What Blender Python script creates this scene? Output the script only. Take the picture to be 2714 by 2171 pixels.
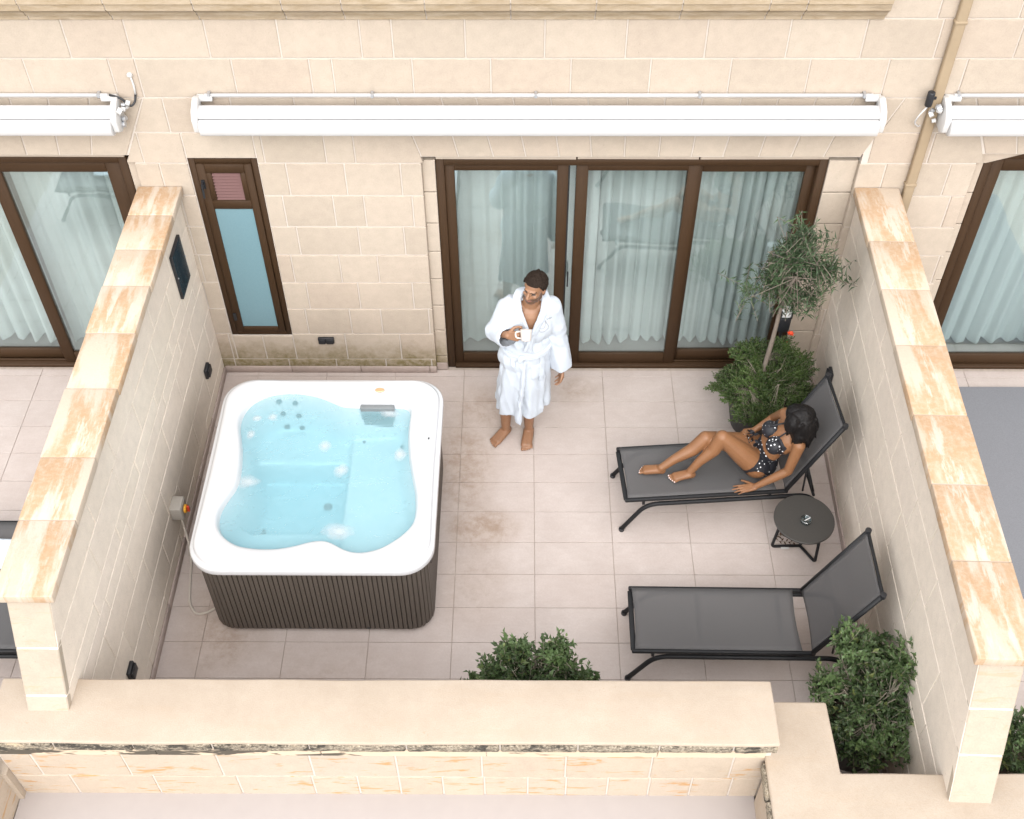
import bpy, bmesh, math, random
from mathutils import Vector, Matrix, noise as mnoise

for _o in list(bpy.data.objects):
    bpy.data.objects.remove(_o, do_unlink=True)
SC = bpy.context.scene
COL = SC.collection
R = math.radians

# ---------------------------------------------------------------- camera
cam_d = bpy.data.cameras.new("camera")
cam_d.sensor_width = 36.0
cam_d.lens = 36.0 * 3085.1 / 2714.0
cam_d.clip_end = 2000.0
cam = bpy.data.objects.new("camera", cam_d)
COL.objects.link(cam)
_pit, _yaw, _rol = 0.8417, -0.0116, -0.0063
_sy, _cy, _sp, _cp = math.sin(_yaw), math.cos(_yaw), math.sin(_pit), math.cos(_pit)
_r = Vector((_cy, -_sy, 0)); _u = Vector((_sy * _sp, _cy * _sp, _cp)); _f = Vector((_sy * _cp, _cy * _cp, -_sp))
_R = _r * math.cos(_rol) + _u * math.sin(_rol); _U = _u * math.cos(_rol) - _r * math.sin(_rol)
cam.matrix_world = Matrix(((_R.x, _U.x, -_f.x, -0.1061), (_R.y, _U.y, -_f.y, -6.9625), (_R.z, _U.z, -_f.z, 7.3624), (0, 0, 0, 1)))
SC.camera = cam

# ---------------------------------------------------------------- world, sun, exposure
SUN_EL, SUN_AZ = 47.0, 0.0           # high, veiled sun behind the camera; azimuth measured from -Y towards -X
world = bpy.data.worlds.new("World"); SC.world = world; world.use_nodes = True
wn, wl = world.node_tree.nodes, world.node_tree.links
wn.clear()
w_out = wn.new("ShaderNodeOutputWorld"); w_bg = wn.new("ShaderNodeBackground"); w_sky = wn.new("ShaderNodeTexSky"); w_hs = wn.new("ShaderNodeHueSaturation")
w_sky.sky_type = 'NISHITA'; w_sky.sun_disc = False
w_sky.sun_elevation = R(SUN_EL); w_sky.sun_rotation = R(180 + SUN_AZ)
w_sky.dust_density = 3.0
w_hs.inputs['Saturation'].default_value = 0.30      # thin cloud cover: the blue is washed out
w_bg.inputs['Strength'].default_value = 0.15
wl.new(w_sky.outputs[0], w_hs.inputs['Color']); wl.new(w_hs.outputs[0], w_bg.inputs['Color']); wl.new(w_bg.outputs[0], w_out.inputs[0])
sun_d = bpy.data.lights.new("sun", 'SUN'); sun_d.energy = 1.5; sun_d.angle = R(150); sun_d.color = (1.0, 0.968, 0.93)
sun = bpy.data.objects.new("sun", sun_d); COL.objects.link(sun)
_az = R(SUN_AZ); _el = R(SUN_EL)
_to = Vector((-math.sin(_az) * math.cos(_el), -math.cos(_az) * math.cos(_el), math.sin(_el)))
sun.rotation_euler = _to.to_track_quat('Z', 'Y').to_euler()
SC.view_settings.view_transform = 'Standard'; SC.view_settings.look = 'None'
SC.view_settings.gamma = 1.0; SC.view_settings.use_curve_mapping = False
SC.view_settings.exposure = 1.1
SC.render.engine = 'CYCLES'
SC.cycles.adaptive_threshold = 0.02
SC.cycles.max_bounces = 8; SC.cycles.transparent_max_bounces = 10; SC.cycles.glossy_bounces = 3
SC.cycles.diffuse_bounces = 3; SC.cycles.caustics_refractive = False; SC.cycles.caustics_reflective = False

# ---------------------------------------------------------------- small helpers
def link(name, me, mat=None, parent=None, loc=None):
    o = bpy.data.objects.new(name, me); COL.objects.link(o)
    if mat is not None and me is not None and len(me.materials) == 0:
        me.materials.append(mat)
    if parent is not None: o.parent = parent
    if loc is not None: o.location = loc
    return o

def tag(o, label, cat, group=None):
    o["label"] = label; o["category"] = cat
    if group: o["group"] = group
    return o

def thing(name, label, cat, loc=(0, 0, 0), rotz=0.0, group=None):
    o = bpy.data.objects.new(name, None); COL.objects.link(o)
    o.location = loc; o.rotation_euler = (0, 0, rotz); o.empty_display_size = 0.1
    return tag(o, label, cat, group)

def structure(o):
    o["kind"] = "structure"; return o

def pyd(name, v, f, smooth=False):
    me = bpy.data.meshes.new(name); me.from_pydata([tuple(p) for p in v], [], f); me.update()
    if smooth:
        me.polygons.foreach_set("use_smooth", [True] * len(me.polygons))
    return me

class MB:
    """collects vertices and faces of one piece"""
    def __init__(s): s.v = []; s.f = []
    def add(s, v, f):
        n = len(s.v); s.v += [tuple(p) for p in v]; s.f += [tuple(i + n for i in q) for q in f]; return s
    def box(s, x0, x1, y0, y1, z0, z1):
        return s.add([(x0, y0, z0), (x1, y0, z0), (x1, y1, z0), (x0, y1, z0), (x0, y0, z1), (x1, y0, z1), (x1, y1, z1), (x0, y1, z1)],
                     [(0, 3, 2, 1), (4, 5, 6, 7), (0, 1, 5, 4), (1, 2, 6, 5), (2, 3, 7, 6), (3, 0, 4, 7)])
    def tube(s, pts, r, n=8, cap=True, r1=None):
        pts = [Vector(p) for p in pts]; m = len(pts); rings = []
        up = None
        for i, p in enumerate(pts):
            d = (pts[min(i + 1, m - 1)] - pts[max(i - 1, 0)]).normalized()
            if up is None:
                up = Vector((0, 0, 1)) if abs(d.z) < 0.9 else Vector((1, 0, 0))
            a = d.cross(up)
            if a.length < 1e-4: a = d.cross(Vector((0, 1, 0)))
            a.normalize(); b = a.cross(d).normalized(); up = b
            rr = r if r1 is None else r + (r1 - r) * i / (m - 1)
            rings.append([p + (a * math.cos(t) + b * math.sin(t)) * rr for t in [2 * math.pi * k / n for k in range(n)]])
        v = [q for g in rings for q in g]; f = []
        for i in range(m - 1):
            for k in range(n):
                k2 = (k + 1) % n
                f.append((i * n + k, i * n + k2, (i + 1) * n + k2, (i + 1) * n + k))
        if cap:
            f.append(tuple(range(n - 1, -1, -1))); f.append(tuple((m - 1) * n + k for k in range(n)))
        return s.add(v, f)
    def lathe(s, prof, c=(0, 0, 0), n=24, close=True):
        """prof: list of (r, z)"""
        v = []; f = []
        for (r, z) in prof:
            for k in range(n):
                t = 2 * math.pi * k / n
                v.append((c[0] + r * math.cos(t), c[1] + r * math.sin(t), c[2] + z))
        for i in range(len(prof) - 1):
            for k in range(n):
                k2 = (k + 1) % n
                f.append((i * n + k, i * n + k2, (i + 1) * n + k2, (i + 1) * n + k))
        if close:
            f.append(tuple(range(n - 1, -1, -1))); f.append(tuple((len(prof) - 1) * n + k for k in range(n)))
        return s.add(v, f)
    def prism(s, poly, a, b, plane='yz'):
        """extrude a polygon given in plane yz along x, or xy along z, or xz along y"""
        n = len(poly)
        def P(q, t):
            return {'yz': (t, q[0], q[1]), 'xy': (q[0], q[1], t), 'xz': (q[0], t, q[1])}[plane]
        v = [P(q, a) for q in poly] + [P(q, b) for q in poly]
        f = [tuple(range(n - 1, -1, -1)), tuple(range(n, 2 * n))] + [(i, (i + 1) % n, n + (i + 1) % n, n + i) for i in range(n)]
        return s.add(v, f)
    def mesh(s, name, smooth=False):
        me = pyd(name, s.v, s.f)
        bm = bmesh.new(); bm.from_mesh(me); bmesh.ops.recalc_face_normals(bm, faces=bm.faces); bm.to_mesh(me); bm.free()
        if smooth: me.polygons.foreach_set("use_smooth", [True] * len(me.polygons))
        return me
    def build(s, name, mat, parent=None, smooth=False, bevel=0.0, seg=2, loc=None):
        me = s.mesh(name, smooth)
        o = link(name, me, mat, parent, loc)
        if bevel > 0:
            bm = bmesh.new(); bm.from_mesh(me)
            es = [e for e in bm.edges if len(e.link_faces) == 2 and e.calc_face_angle(0) > 0.6]
            bmesh.ops.bevel(bm, geom=es, offset=bevel, segments=seg, affect='EDGES', profile=0.5, clamp_overlap=True)
            bm.to_mesh(me); bm.free()
            me.polygons.foreach_set("use_smooth", [True] * len(me.polygons))
            me.set_sharp_from_angle(angle=R(50))
        return o

def fillet(pts, rad, n=6):
    pts = [Vector(p) for p in pts]; out = [pts[0]]
    for i in range(1, len(pts) - 1):
        a, b, c = pts[i - 1], pts[i], pts[i + 1]
        r = min(rad, (a - b).length * 0.48, (c - b).length * 0.48)
        p = b + (a - b).normalized() * r; q = b + (c - b).normalized() * r
        for k in range(n + 1):
            t = k / n
            out.append(p * (1 - t) ** 2 + b * 2 * t * (1 - t) + q * t * t)
    out.append(pts[-1]); return out

def rrect(x0, x1, y0, y1, r, n=6):
    out = []
    for cx, cy, a0 in ((x1 - r, y1 - r, 0), (x0 + r, y1 - r, 90), (x0 + r, y0 + r, 180), (x1 - r, y0 + r, 270)):
        for k in range(n + 1):
            t = R(a0 + 90 * k / n); out.append((cx + r * math.cos(t), cy + r * math.sin(t)))
    return out

def smoothstep(a, b, x):
    t = min(1, max(0, (x - a) / (b - a))); return t * t * (3 - 2 * t)

def copy_tree(o, parent=None):
    c = o.copy(); COL.objects.link(c)
    if parent is not None: c.parent = parent
    for ch in [x for x in KIDS.get(o.name, [])]:
        copy_tree(ch, c)
    return c
KIDS = {}
def index_kids():
    KIDS.clear()
    for x in COL.objects:
        if x.parent is not None: KIDS.setdefault(x.parent.name, []).append(x)
# ---------------------------------------------------------------- materials
class NT:
    def __init__(s, name):
        s.m = bpy.data.materials.new(name); s.m.use_nodes = True
        s.n = s.m.node_tree.nodes; s.l = s.m.node_tree.links; s.n.clear()
        s.out = s.n.new("ShaderNodeOutputMaterial")
    def node(s, t, **kw):
        x = s.n.new(t)
        for k, v in kw.items(): setattr(x, k, v)
        return x
    def set(s, sock, v):
        if isinstance(v, bpy.types.NodeSocket): s.l.new(v, sock)
        else: sock.default_value = v
    def pos(s, scale=(1, 1, 1), rot=(0, 0, 0), obj=False):
        if obj: src = s.node("ShaderNodeTexCoord").outputs['Object']
        else: src = s.node("ShaderNodeNewGeometry").outputs['Position']
        mp = s.node("ShaderNodeMapping"); s.l.new(src, mp.inputs['Vector'])
        mp.inputs['Scale'].default_value = scale; mp.inputs['Rotation'].default_value = rot
        return mp.outputs[0]
    def noise(s, vec, scale, detail=4, rough=0.55, dist=0.0, full=False):
        if not full: detail = min(detail, 3) if scale < 40 else min(detail, 2)
        x = s.node("ShaderNodeTexNoise"); s.l.new(vec, x.inputs['Vector'])
        x.inputs['Scale'].default_value = scale; x.inputs['Detail'].default_value = detail
        x.inputs['Roughness'].default_value = rough; x.inputs['Distortion'].default_value = dist
        return x.outputs['Fac']
    def ramp(s, fac, stops, interp='LINEAR'):
        x = s.node("ShaderNodeValToRGB"); s.l.new(fac, x.inputs[0]); cr = x.color_ramp; cr.interpolation = interp
        while len(cr.elements) < len(stops): cr.elements.new(0.5)
        for e, (p, c) in zip(cr.elements, stops):
            e.position = p; e.color = (c, c, c, 1) if not isinstance(c, tuple) else (*c, 1)
        return x.outputs[0]
    def math(s, op, a, b=0.0, c=None):
        x = s.node("ShaderNodeMath", operation=op); s.set(x.inputs[0], a); s.set(x.inputs[1], b)
        if c is not None: s.set(x.inputs[2], c)
        return x.outputs[0]
    def mix(s, fac, a, b, mode='MIX'):
        x = s.node("ShaderNodeMix", data_type='RGBA', blend_type=mode)
        s.set(x.inputs['Factor'], fac)
        for sock, v in ((x.inputs['A'], a), (x.inputs['B'], b)):
            if isinstance(v, tuple): v = (*v, 1)
            s.set(sock, v)
        return x.outputs['Result']
    def sep(s):
        g = s.node("ShaderNodeNewGeometry"); x = s.node("ShaderNodeSeparateXYZ"); s.l.new(g.outputs['Position'], x.inputs[0]); return x.outputs
    def rnd(s): return s.node("ShaderNodeObjectInfo").outputs['Random']
    def bump(s, h, strength=0.3, dist=0.01):
        x = s.node("ShaderNodeBump"); s.l.new(h, x.inputs['Height']); x.inputs['Strength'].default_value = strength; x.inputs['Distance'].default_value = dist
        return x.outputs[0]
    def bsdf(s, color, rough=0.8, normal=None, **kw):
        b = s.node("ShaderNodeBsdfPrincipled")
        s.set(b.inputs['Base Color'], (*color, 1) if isinstance(color, tuple) else color)
        s.set(b.inputs['Roughness'], rough)
        if normal is not None: s.l.new(normal, b.inputs['Normal'])
        for k, v in kw.items():
            s.set(b.inputs[k.replace('_', ' ')], v)
        return b.outputs[0]
    def done(s, sh): s.l.new(sh, s.out.inputs['Surface']); return s.m

def plain(name, color, rough=0.6, var=0.06, scale=40, bump=0.0, **kw):
    t = NT(name); p = t.pos()
    n = t.noise(p, scale, 5)
    c = t.mix(n, tuple(x * (1 - var) for x in color), tuple(min(1, x * (1 + var)) for x in color))
    nm = t.bump(n, bump, 0.004) if bump > 0 else None
    return t.done(t.bsdf(c, rough, nm, **kw))

def stone_mat(name, a, b, c3, moss=False, patches=0.0, bedding=0.0):
    t = NT(name); p = t.pos()
    rr = t.rnd()
    base = t.ramp(rr, [(0.0, a), (0.5, b), (1.0, c3)])
    big = t.noise(p, 1.7, 4, 0.6)
    base = t.mix(t.ramp(big, [(0.3, 0.0), (0.75, 0.32)]), base, tuple(x * 0.80 for x in a))
    fine = t.noise(p, 90, 6, 0.7)
    mid = t.noise(p, 14, 5, 0.65)
    tone = t.math('ADD', t.math('MULTIPLY', fine, 0.20), t.math('MULTIPLY', mid, 0.24))
    tone = t.math('ADD', tone, 0.79)
    cc = t.node("ShaderNodeCombineColor"); 
    for i in range(3): t.l.new(tone, cc.inputs[i])
    base = t.mix(1.0, base, cc.outputs[0], 'MULTIPLY')
    # pits
    pits = t.noise(p, 55, 2, 0.5)
    base = t.mix(t.ramp(pits, [(0.70, 0.0), (0.76, 0.45)]), base, tuple(x * 0.62 for x in a))
    if patches > 0:
        pv = t.pos((1.3, 1.3, 7.0)); q = t.noise(pv, 3.2, 6, 0.65, 0.6)
        base = t.mix(t.math('MULTIPLY', t.ramp(q, [(0.58, 0.0), (0.66, 1.0)]), patches), base, (0.44, 0.245, 0.09))
    if moss:
        xyz = t.sep()
        m1 = t.ramp(t.math('ADD', t.math('MULTIPLY', xyz[2], 1.0), t.math('MULTIPLY', t.noise(p, 6, 5, 0.7), 0.42)), [(0.32, 1.0), (0.60, 0.0)])
        mx = t.ramp(t.math('MULTIPLY_ADD', xyz[0], -1.0, 0.0), [(0.70, 0.0), (0.80, 1.0)])
        m2 = t.math('MULTIPLY', m1, mx)
        m2 = t.math('MULTIPLY', m2, t.ramp(t.noise(p, 22, 5, 0.7), [(0.32, 0.45), (0.60, 0.95)]))
        base = t.mix(m2, base, (0.175, 0.14, 0.055))
    nb = t.math('ADD', t.math('MULTIPLY', fine, 0.6), mid)
    return t.done(t.bsdf(base, 0.92, t.bump(nb, 0.35, 0.006)))

M = {}
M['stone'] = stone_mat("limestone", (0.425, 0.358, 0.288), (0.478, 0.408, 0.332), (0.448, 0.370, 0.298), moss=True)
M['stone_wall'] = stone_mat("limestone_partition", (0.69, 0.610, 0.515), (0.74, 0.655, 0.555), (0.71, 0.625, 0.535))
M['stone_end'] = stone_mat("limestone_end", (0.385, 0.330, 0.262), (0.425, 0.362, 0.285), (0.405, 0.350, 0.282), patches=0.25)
M['stone_patch'] = stone_mat("limestone_stained", (0.44, 0.365, 0.285), (0.475, 0.39, 0.305), (0.46, 0.385, 0.31), patches=0.85)
M['mortar'] = plain("mortar", (0.56, 0.505, 0.45), 0.95, 0.06, 60, 0.2)
M['mortar_wall'] = plain("mortar_partition", (0.76, 0.70, 0.635), 0.95, 0.06, 60, 0.2)

def coping_mat():
    t = NT("coping_limestone"); rr = t.rnd()
    xyz = t.sep()
    cmb = t.node("ShaderNodeCombineXYZ"); t.l.new(xyz[0], cmb.inputs[0]); t.l.new(xyz[1], cmb.inputs[1])
    t.l.new(t.math('MULTIPLY', rr, 0.06), cmb.inputs[2])
    mp = t.node("ShaderNodeMapping"); t.l.new(cmb.outputs[0], mp.inputs[0]); mp.inputs['Scale'].default_value = (4.2, 0.75, 1.0)
    v = mp.outputs[0]; p = t.pos()
    n1 = t.noise(v, 0.95, 7, 0.62, 0.12, full=True)
    n2 = t.noise(v, 6.0, 5, 0.7, 0.1, full=True)
    vein = t.ramp(n1, [(0.42, 0.0), (0.48, 0.7), (0.54, 0.85), (0.59, 0.2), (0.66, 0.1), (0.71, 0.8)])
    fine = t.noise(p, 75, 5, 0.7)
    oc = t.mix(n2, (0.36, 0.205, 0.092), (0.46, 0.29, 0.155))
    cream = t.mix(fine, (0.48, 0.395, 0.305), (0.55, 0.465, 0.375))
    c = t.mix(t.math('MULTIPLY', vein, t.ramp(t.noise(p, 24, 5, 0.75, 0.1, full=True), [(0.36, 0.55), (0.55, 1.0)])), cream, oc)
    br = t.ramp(t.noise(v, 1.9, 7, 0.72, 0.1, full=True), [(0.54, 0.0), (0.60, 0.85)])
    c = t.mix(br, c, (0.54, 0.465, 0.385))
    return t.done(t.bsdf(c, 0.9, t.bump(t.noise(p, 30, 6, 0.7), 0.5, 0.006)))
M['coping'] = coping_mat()

def parapet_mat():
    t = NT("lime_render"); p = t.pos()
    n = t.noise(p, 2.2, 5, 0.6); f = t.noise(p, 120, 5, 0.7); s = t.noise(t.pos((0.8, 3.5, 1)), 2.5, 5, 0.65)
    n = t.ramp(t.noise(p, 3.0, 6, 0.72, 0.1, full=True), [(0.33, 0.0), (0.67, 1.0)]); c = t.mix(n, (0.392, 0.322, 0.252), (0.452, 0.380, 0.305))
    c = t.mix(t.ramp(s, [(0.52, 0.0), (0.75, 0.35)]), c, (0.42, 0.315, 0.22))
    c = t.mix(t.ramp(f, [(0.3, 0.35), (0.6, 0.0)]), c, (0.36, 0.28, 0.20))
    c = t.mix(t.ramp(t.noise(p, 26, 3, 0.6), [(0.70, 0.0), (0.75, 0.5)]), c, (0.36, 0.26, 0.17))
    return t.done(t.bsdf(c, 0.9, t.bump(t.math('ADD', f, t.math('MULTIPLY', t.noise(p, 6, 4), 2.0)), 0.25, 0.006)))
M['render'] = parapet_mat()

def lichen_mat():
    t = NT("lichen_edge"); p = t.pos((1, 1, 2))
    n = t.noise(p, 7, 7, 0.75, 0.4); f = t.noise(p, 60, 6, 0.75); xyz = t.sep()
    c = t.ramp(f, [(0.25, (0.05, 0.042, 0.032)), (0.48, (0.25, 0.21, 0.155)), (0.62, (0.46, 0.40, 0.31)), (0.78, (0.64, 0.56, 0.45))])
    lk = t.ramp(xyz[0], [(0.0, 0.0), (1.0, 1.0)])
    n2 = t.math('ADD', n, t.math('MULTIPLY', xyz[0], -0.022))
    c = t.mix(t.ramp(n2, [(0.52, 0.0), (0.62, 0.85)]), c, (0.02, 0.02, 0.018))
    c = t.mix(t.ramp(n, [(0.30, 0.75), (0.42, 0.0)]), c, (0.58, 0.46, 0.31))
    return t.done(t.bsdf(c, 0.95, t.bump(f, 0.9, 0.02)))
M['lichen'] = lichen_mat()
def lichen2():
    t = NT("stained_moulding"); p = t.pos((1, 1, 4))
    n = t.noise(p, 3.2, 6, 0.7, 0.6); xyz = t.sep(); f = t.noise(t.pos((0.5, 1, 9)), 9, 6, 0.7)
    c = t.mix(f, (0.56, 0.44, 0.31), (0.68, 0.56, 0.42))
    n2 = t.math('ADD', n, t.math('MULTIPLY', xyz[0], -0.05))
    c = t.mix(t.ramp(n2, [(0.60, 0.0), (0.66, 0.9)]), c, (0.03, 0.028, 0.022))
    return t.done(t.bsdf(c, 0.92, t.bump(f, 0.3, 0.006)))
M['moulding'] = lichen2()
def cornice_mat():
    t = NT("stained_cornice"); f = t.noise(t.pos((1.0, 1, 4)), 5.0, 6, 0.75, 0.1, full=True); g = t.noise(t.pos(), 1.1, 4, 0.6); p = t.pos()
    c = t.mix(t.ramp(f, [(0.32, 0.0), (0.66, 1.0)]), (0.47, 0.385, 0.285), (0.33, 0.25, 0.155))
    c = t.mix(t.ramp(g, [(0.5, 0.0), (0.7, 0.45)]), c, (0.32, 0.25, 0.185))
    c = t.mix(t.ramp(t.noise(t.pos((1, 1, 5)), 3.4, 6, 0.7), [(0.62, 0.0), (0.70, 0.35)]), c, (0.16, 0.13, 0.09))
    return t.done(t.bsdf(c, 0.93, t.bump(t.noise(p, 60, 6, 0.7), 0.35, 0.006)))
M['cornice'] = cornice_mat()

def tile_mat():
    t = NT("porcelain_tile"); p = t.pos(); rr = t.rnd()
    n = t.ramp(t.noise(p, 3.1, 6, 0.7, 0.2, full=True), [(0.32, 0.0), (0.68, 1.0)]); f = t.noise(p, 70, 6, 0.72); m = t.noise(t.pos((1, 2.5, 1)), 9, 5, 0.6)
    c = t.mix(n, (0.475, 0.412, 0.378), (0.565, 0.502, 0.466))
    c = t.mix(t.math('MULTIPLY', rr, 0.30), c, (0.52, 0.44, 0.40))
    c = t.mix(t.ramp(m, [(0.35, 0.22), (0.65, 0.0)]), c, (0.43, 0.345, 0.305))
    c = t.mix(t.ramp(f, [(0.30, 0.20), (0.62, 0.0)]), c, (0.35, 0.27, 0.235))
    # dirt: damp brown patches
    xyz = t.sep()
    def blob(cx, cy, rx, ry):
        dx = t.math('DIVIDE', t.math('SUBTRACT', xyz[0], cx), rx); dy = t.math('DIVIDE', t.math('SUBTRACT', xyz[1], cy), ry)
        d = t.math('SQRT', t.math('ADD', t.math('MULTIPLY', dx, dx), t.math('MULTIPLY', dy, dy)))
        return t.ramp(d, [(0.2, 1.0), (1.0, 0.0)])
    dirt = t.ramp(t.noise(p, 9, 7, 0.75, 0.2, full=True), [(0.40, 0.0), (0.66, 1.0)])
    tot = None
    for (cx, cy, rx, ry, k) in ((-0.42, -1.62, 0.36, 0.26, 1.0), (-0.58, -1.0, 0.34, 0.75, 0.75), (-0.40, -0.38, 0.42, 0.34, 0.6), (0.36, -0.16, 0.3, 0.22, 0.5),
                                (-2.25, -2.55, 0.4, 0.5, 0.6), (-0.45, -2.1, 0.35, 0.5, 0.35), (-1.5, -3.0, 0.9, 0.45, 0.35)):
        b = t.math('MULTIPLY', blob(cx, cy, rx, ry), k)
        tot = b if tot is None else t.math('MAXIMUM', tot, b)
    c = t.mix(t.math('MULTIPLY', t.math('MULTIPLY', tot, dirt), 0.85), c, (0.225, 0.14, 0.075))
    c = t.mix(t.math('MULTIPLY', tot, 0.34), c, (0.36, 0.26, 0.19))
    return t.done(t.bsdf(c, 0.62, t.bump(f, 0.12, 0.003)))
M['tile'] = tile_mat()
M['grout'] = plain("grout", (0.41, 0.345, 0.29), 0.95, 0.25, 25)
M['skirting'] = plain("skirting_tile", (0.40, 0.325, 0.29), 0.7, 0.15, 25)
M['ledge'] = plain("pale_membrane", (0.40, 0.362, 0.345), 0.8, 0.05, 8, 0.1)
M['ground'] = plain("asphalt", (0.06, 0.058, 0.055), 0.95, 0.2, 20)

def frame_mat():
    t = NT("brown_joinery"); g = t.noise(t.pos((22, 22, 1.6)), 6, 6, 0.7, 0.2); p = t.pos()
    c = t.mix(g, (0.032, 0.017, 0.008), (0.060, 0.032, 0.015))
    return t.done(t.bsdf(c, 0.55, t.bump(g, 0.08, 0.002), Specular_IOR_Level=0.2))
M['frame'] = frame_mat()
M['louver'] = plain("louver_brown", (0.165, 0.085, 0.08), 0.6, 0.1, 60)
M['black'] = plain("black_plastic", (0.018, 0.019, 0.022), 0.45, 0.1, 60)
M['dark_gap'] = plain("dark_seal", (0.012, 0.012, 0.012), 0.8, 0.1, 60)
M['white_metal'] = plain("white_powder_coat", (0.54, 0.537, 0.535), 0.4, 0.03, 6)
M['white_cap'] = plain("white_plastic_cap", (0.56, 0.555, 0.545), 0.5, 0.05, 30)
M['steel'] = plain("galvanised_clip", (0.55, 0.57, 0.60), 0.4, 0.1, 60, Metallic=0.8)
M['pipe'] = plain("painted_downpipe", (0.315, 0.24, 0.155), 0.7, 0.18, 5, 0.1)
M['pvc_grey'] = plain("grey_box", (0.36, 0.335, 0.30), 0.5, 0.06, 30)
M['yellow'] = plain("yellow_switch", (0.72, 0.36, 0.03), 0.45, 0.05, 40)
M['red'] = plain("red_switch", (0.55, 0.05, 0.02), 0.45, 0.05, 40)
M['cable'] = plain("pale_cable", (0.55, 0.50, 0.44), 0.6, 0.05, 40)

def glass_mat(name, tint, f0=0.10):
    t = NT(name)
    lw = t.node("ShaderNodeLayerWeight"); lw.inputs['Blend'].default_value = 0.5
    fac = t.math('MULTIPLY_ADD', t.math('POWER', lw.outputs['Facing'], 4.0), 0.9, f0)
    tr = t.node("ShaderNodeBsdfTransparent"); tr.inputs['Color'].default_value = (*tint, 1)
    gl = t.node("ShaderNodeBsdfGlossy"); gl.inputs['Roughness'].default_value = 0.0; gl.inputs['Color'].default_value = (0.80, 0.95, 1.0, 1)
    nz = t.noise(t.pos(), 2.2, 2, 0.4); t.l.new(t.bump(nz, 0.25, 0.012), gl.inputs['Normal'])
    mx = t.node("ShaderNodeMixShader"); t.l.new(fac, mx.inputs[0]); t.l.new(tr.outputs[0], mx.inputs[1]); t.l.new(gl.outputs[0], mx.inputs[2])
    return t.done(mx.outputs[0])
M['glass'] = glass_mat("door_glass", (0.92, 0.97, 0.965), 0.19)

def frosted():
    t = NT("frosted_glass"); p = t.pos()
    n = t.noise(p, 140, 3, 0.6)
    c = t.mix(n, (0.135, 0.245, 0.285), (0.185, 0.30, 0.34))
    return t.done(t.bsdf(c, 0.22, t.bump(n, 0.15, 0.002)))
M['frosted'] = frosted()
def curtain_mat():
    t = NT("sheer_curtain"); n = t.noise(t.pos((160, 160, 90)), 4, 3, 0.6)
    c = t.mix(n, (0.78, 0.79, 0.78), (0.86, 0.865, 0.855))
    d = t.node("ShaderNodeBsdfDiffuse"); t.l.new(c, d.inputs[0])
    tl = t.node("ShaderNodeBsdfTranslucent"); t.l.new(c, tl.inputs[0])
    mx = t.node("ShaderNodeMixShader"); mx.inputs[0].default_value = 0.12; t.l.new(d.outputs[0], mx.inputs[1]); t.l.new(tl.outputs[0], mx.inputs[2])
    tr = t.node("ShaderNodeBsdfTransparent"); m2 = t.node("ShaderNodeMixShader"); m2.inputs[0].default_value = 0.06
    t.l.new(mx.outputs[0], m2.inputs[1]); t.l.new(tr.outputs[0], m2.inputs[2])
    return t.done(m2.outputs[0])
M['curtain'] = curtain_mat()
M['room'] = plain("room_plaster", (0.34, 0.34, 0.32), 0.9, 0.05, 5)
M['room_floor'] = plain("room_floor_tile", (0.45, 0.39, 0.365), 0.6, 0.06, 5)
M['acrylic'] = plain("white_acrylic", (0.60, 0.61, 0.625), 0.2, 0.01, 3, Coat_Weight=0.3)
def cab_mat():
    t = NT("grey_brown_slat"); g = t.noise(t.pos((18, 18, 1.0)), 9, 6, 0.7, 0.2); rr = t.rnd()
    c = t.mix(g, (0.062, 0.050, 0.041), (0.105, 0.086, 0.070))
    c = t.mix(t.math('MULTIPLY', rr, 0.35), c, (0.095, 0.078, 0.066))
    return t.done(t.bsdf(c, 0.6, t.bump(g, 0.25, 0.003)))
M['slat'] = cab_mat()
def water_mat():
    t = NT("spa_water")
    fr = t.node("ShaderNodeLayerWeight"); fr.inputs['Blend'].default_value = 0.5
    nz = t.noise(t.pos(), 7.0, 4, 0.6, 0.6, full=True); bm = t.bump(nz, 0.8, 0.03); t.l.new(bm, fr.inputs['Normal'])
    fac = t.math('MULTIPLY_ADD', t.math('POWER', fr.outputs['Facing'], 5.0), 0.95, 0.045)
    tr = t.node("ShaderNodeBsdfTransparent"); gl = t.node("ShaderNodeBsdfGlossy"); gl.inputs['Roughness'].default_value = 0.02; t.l.new(bm, gl.inputs['Normal'])
    tr.inputs['Color'].default_value = (0.97, 1, 1, 1)
    mx = t.node("ShaderNodeMixShader"); t.l.new(fac, mx.inputs[0]); t.l.new(tr.outputs[0], mx.inputs[1]); t.l.new(gl.outputs[0], mx.inputs[2])
    df = t.node("ShaderNodeBsdfDiffuse"); df.inputs['Color'].default_value = (0.43, 0.73, 0.81, 1)
    mk = t.node("ShaderNodeMixShader"); mk.inputs[0].default_value = 0.35; t.l.new(tr.outputs[0], mk.inputs[1]); t.l.new(df.outputs[0], mk.inputs[2]); t.l.new(mk.outputs[0], mx.inputs[1])
    va = t.node("ShaderNodeVolumeAbsorption"); va.inputs['Color'].default_value = (0.10, 0.74, 0.88, 1); va.inputs['Density'].default_value = 0.9
    t.l.new(va.outputs[0], t.out.inputs['Volume'])
    return t.done(mx.outputs[0])
M['water'] = water_mat()
M['cabinet'] = plain("cabinet_groove", (0.034, 0.028, 0.024), 0.8, 0.1, 40)
M['jet'] = plain("jet_dark_teal", (0.012, 0.04, 0.05), 0.4, 0.1, 60)
M['filter'] = plain("filter_grey", (0.17, 0.185, 0.19), 0.5, 0.1, 60)
M['logo'] = plain("gold_badge", (0.62, 0.42, 0.24), 0.35, 0.05, 60, Metallic=0.3)
M['panel_grey'] = plain("control_panel", (0.50, 0.52, 0.53), 0.3, 0.03, 60)
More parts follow.
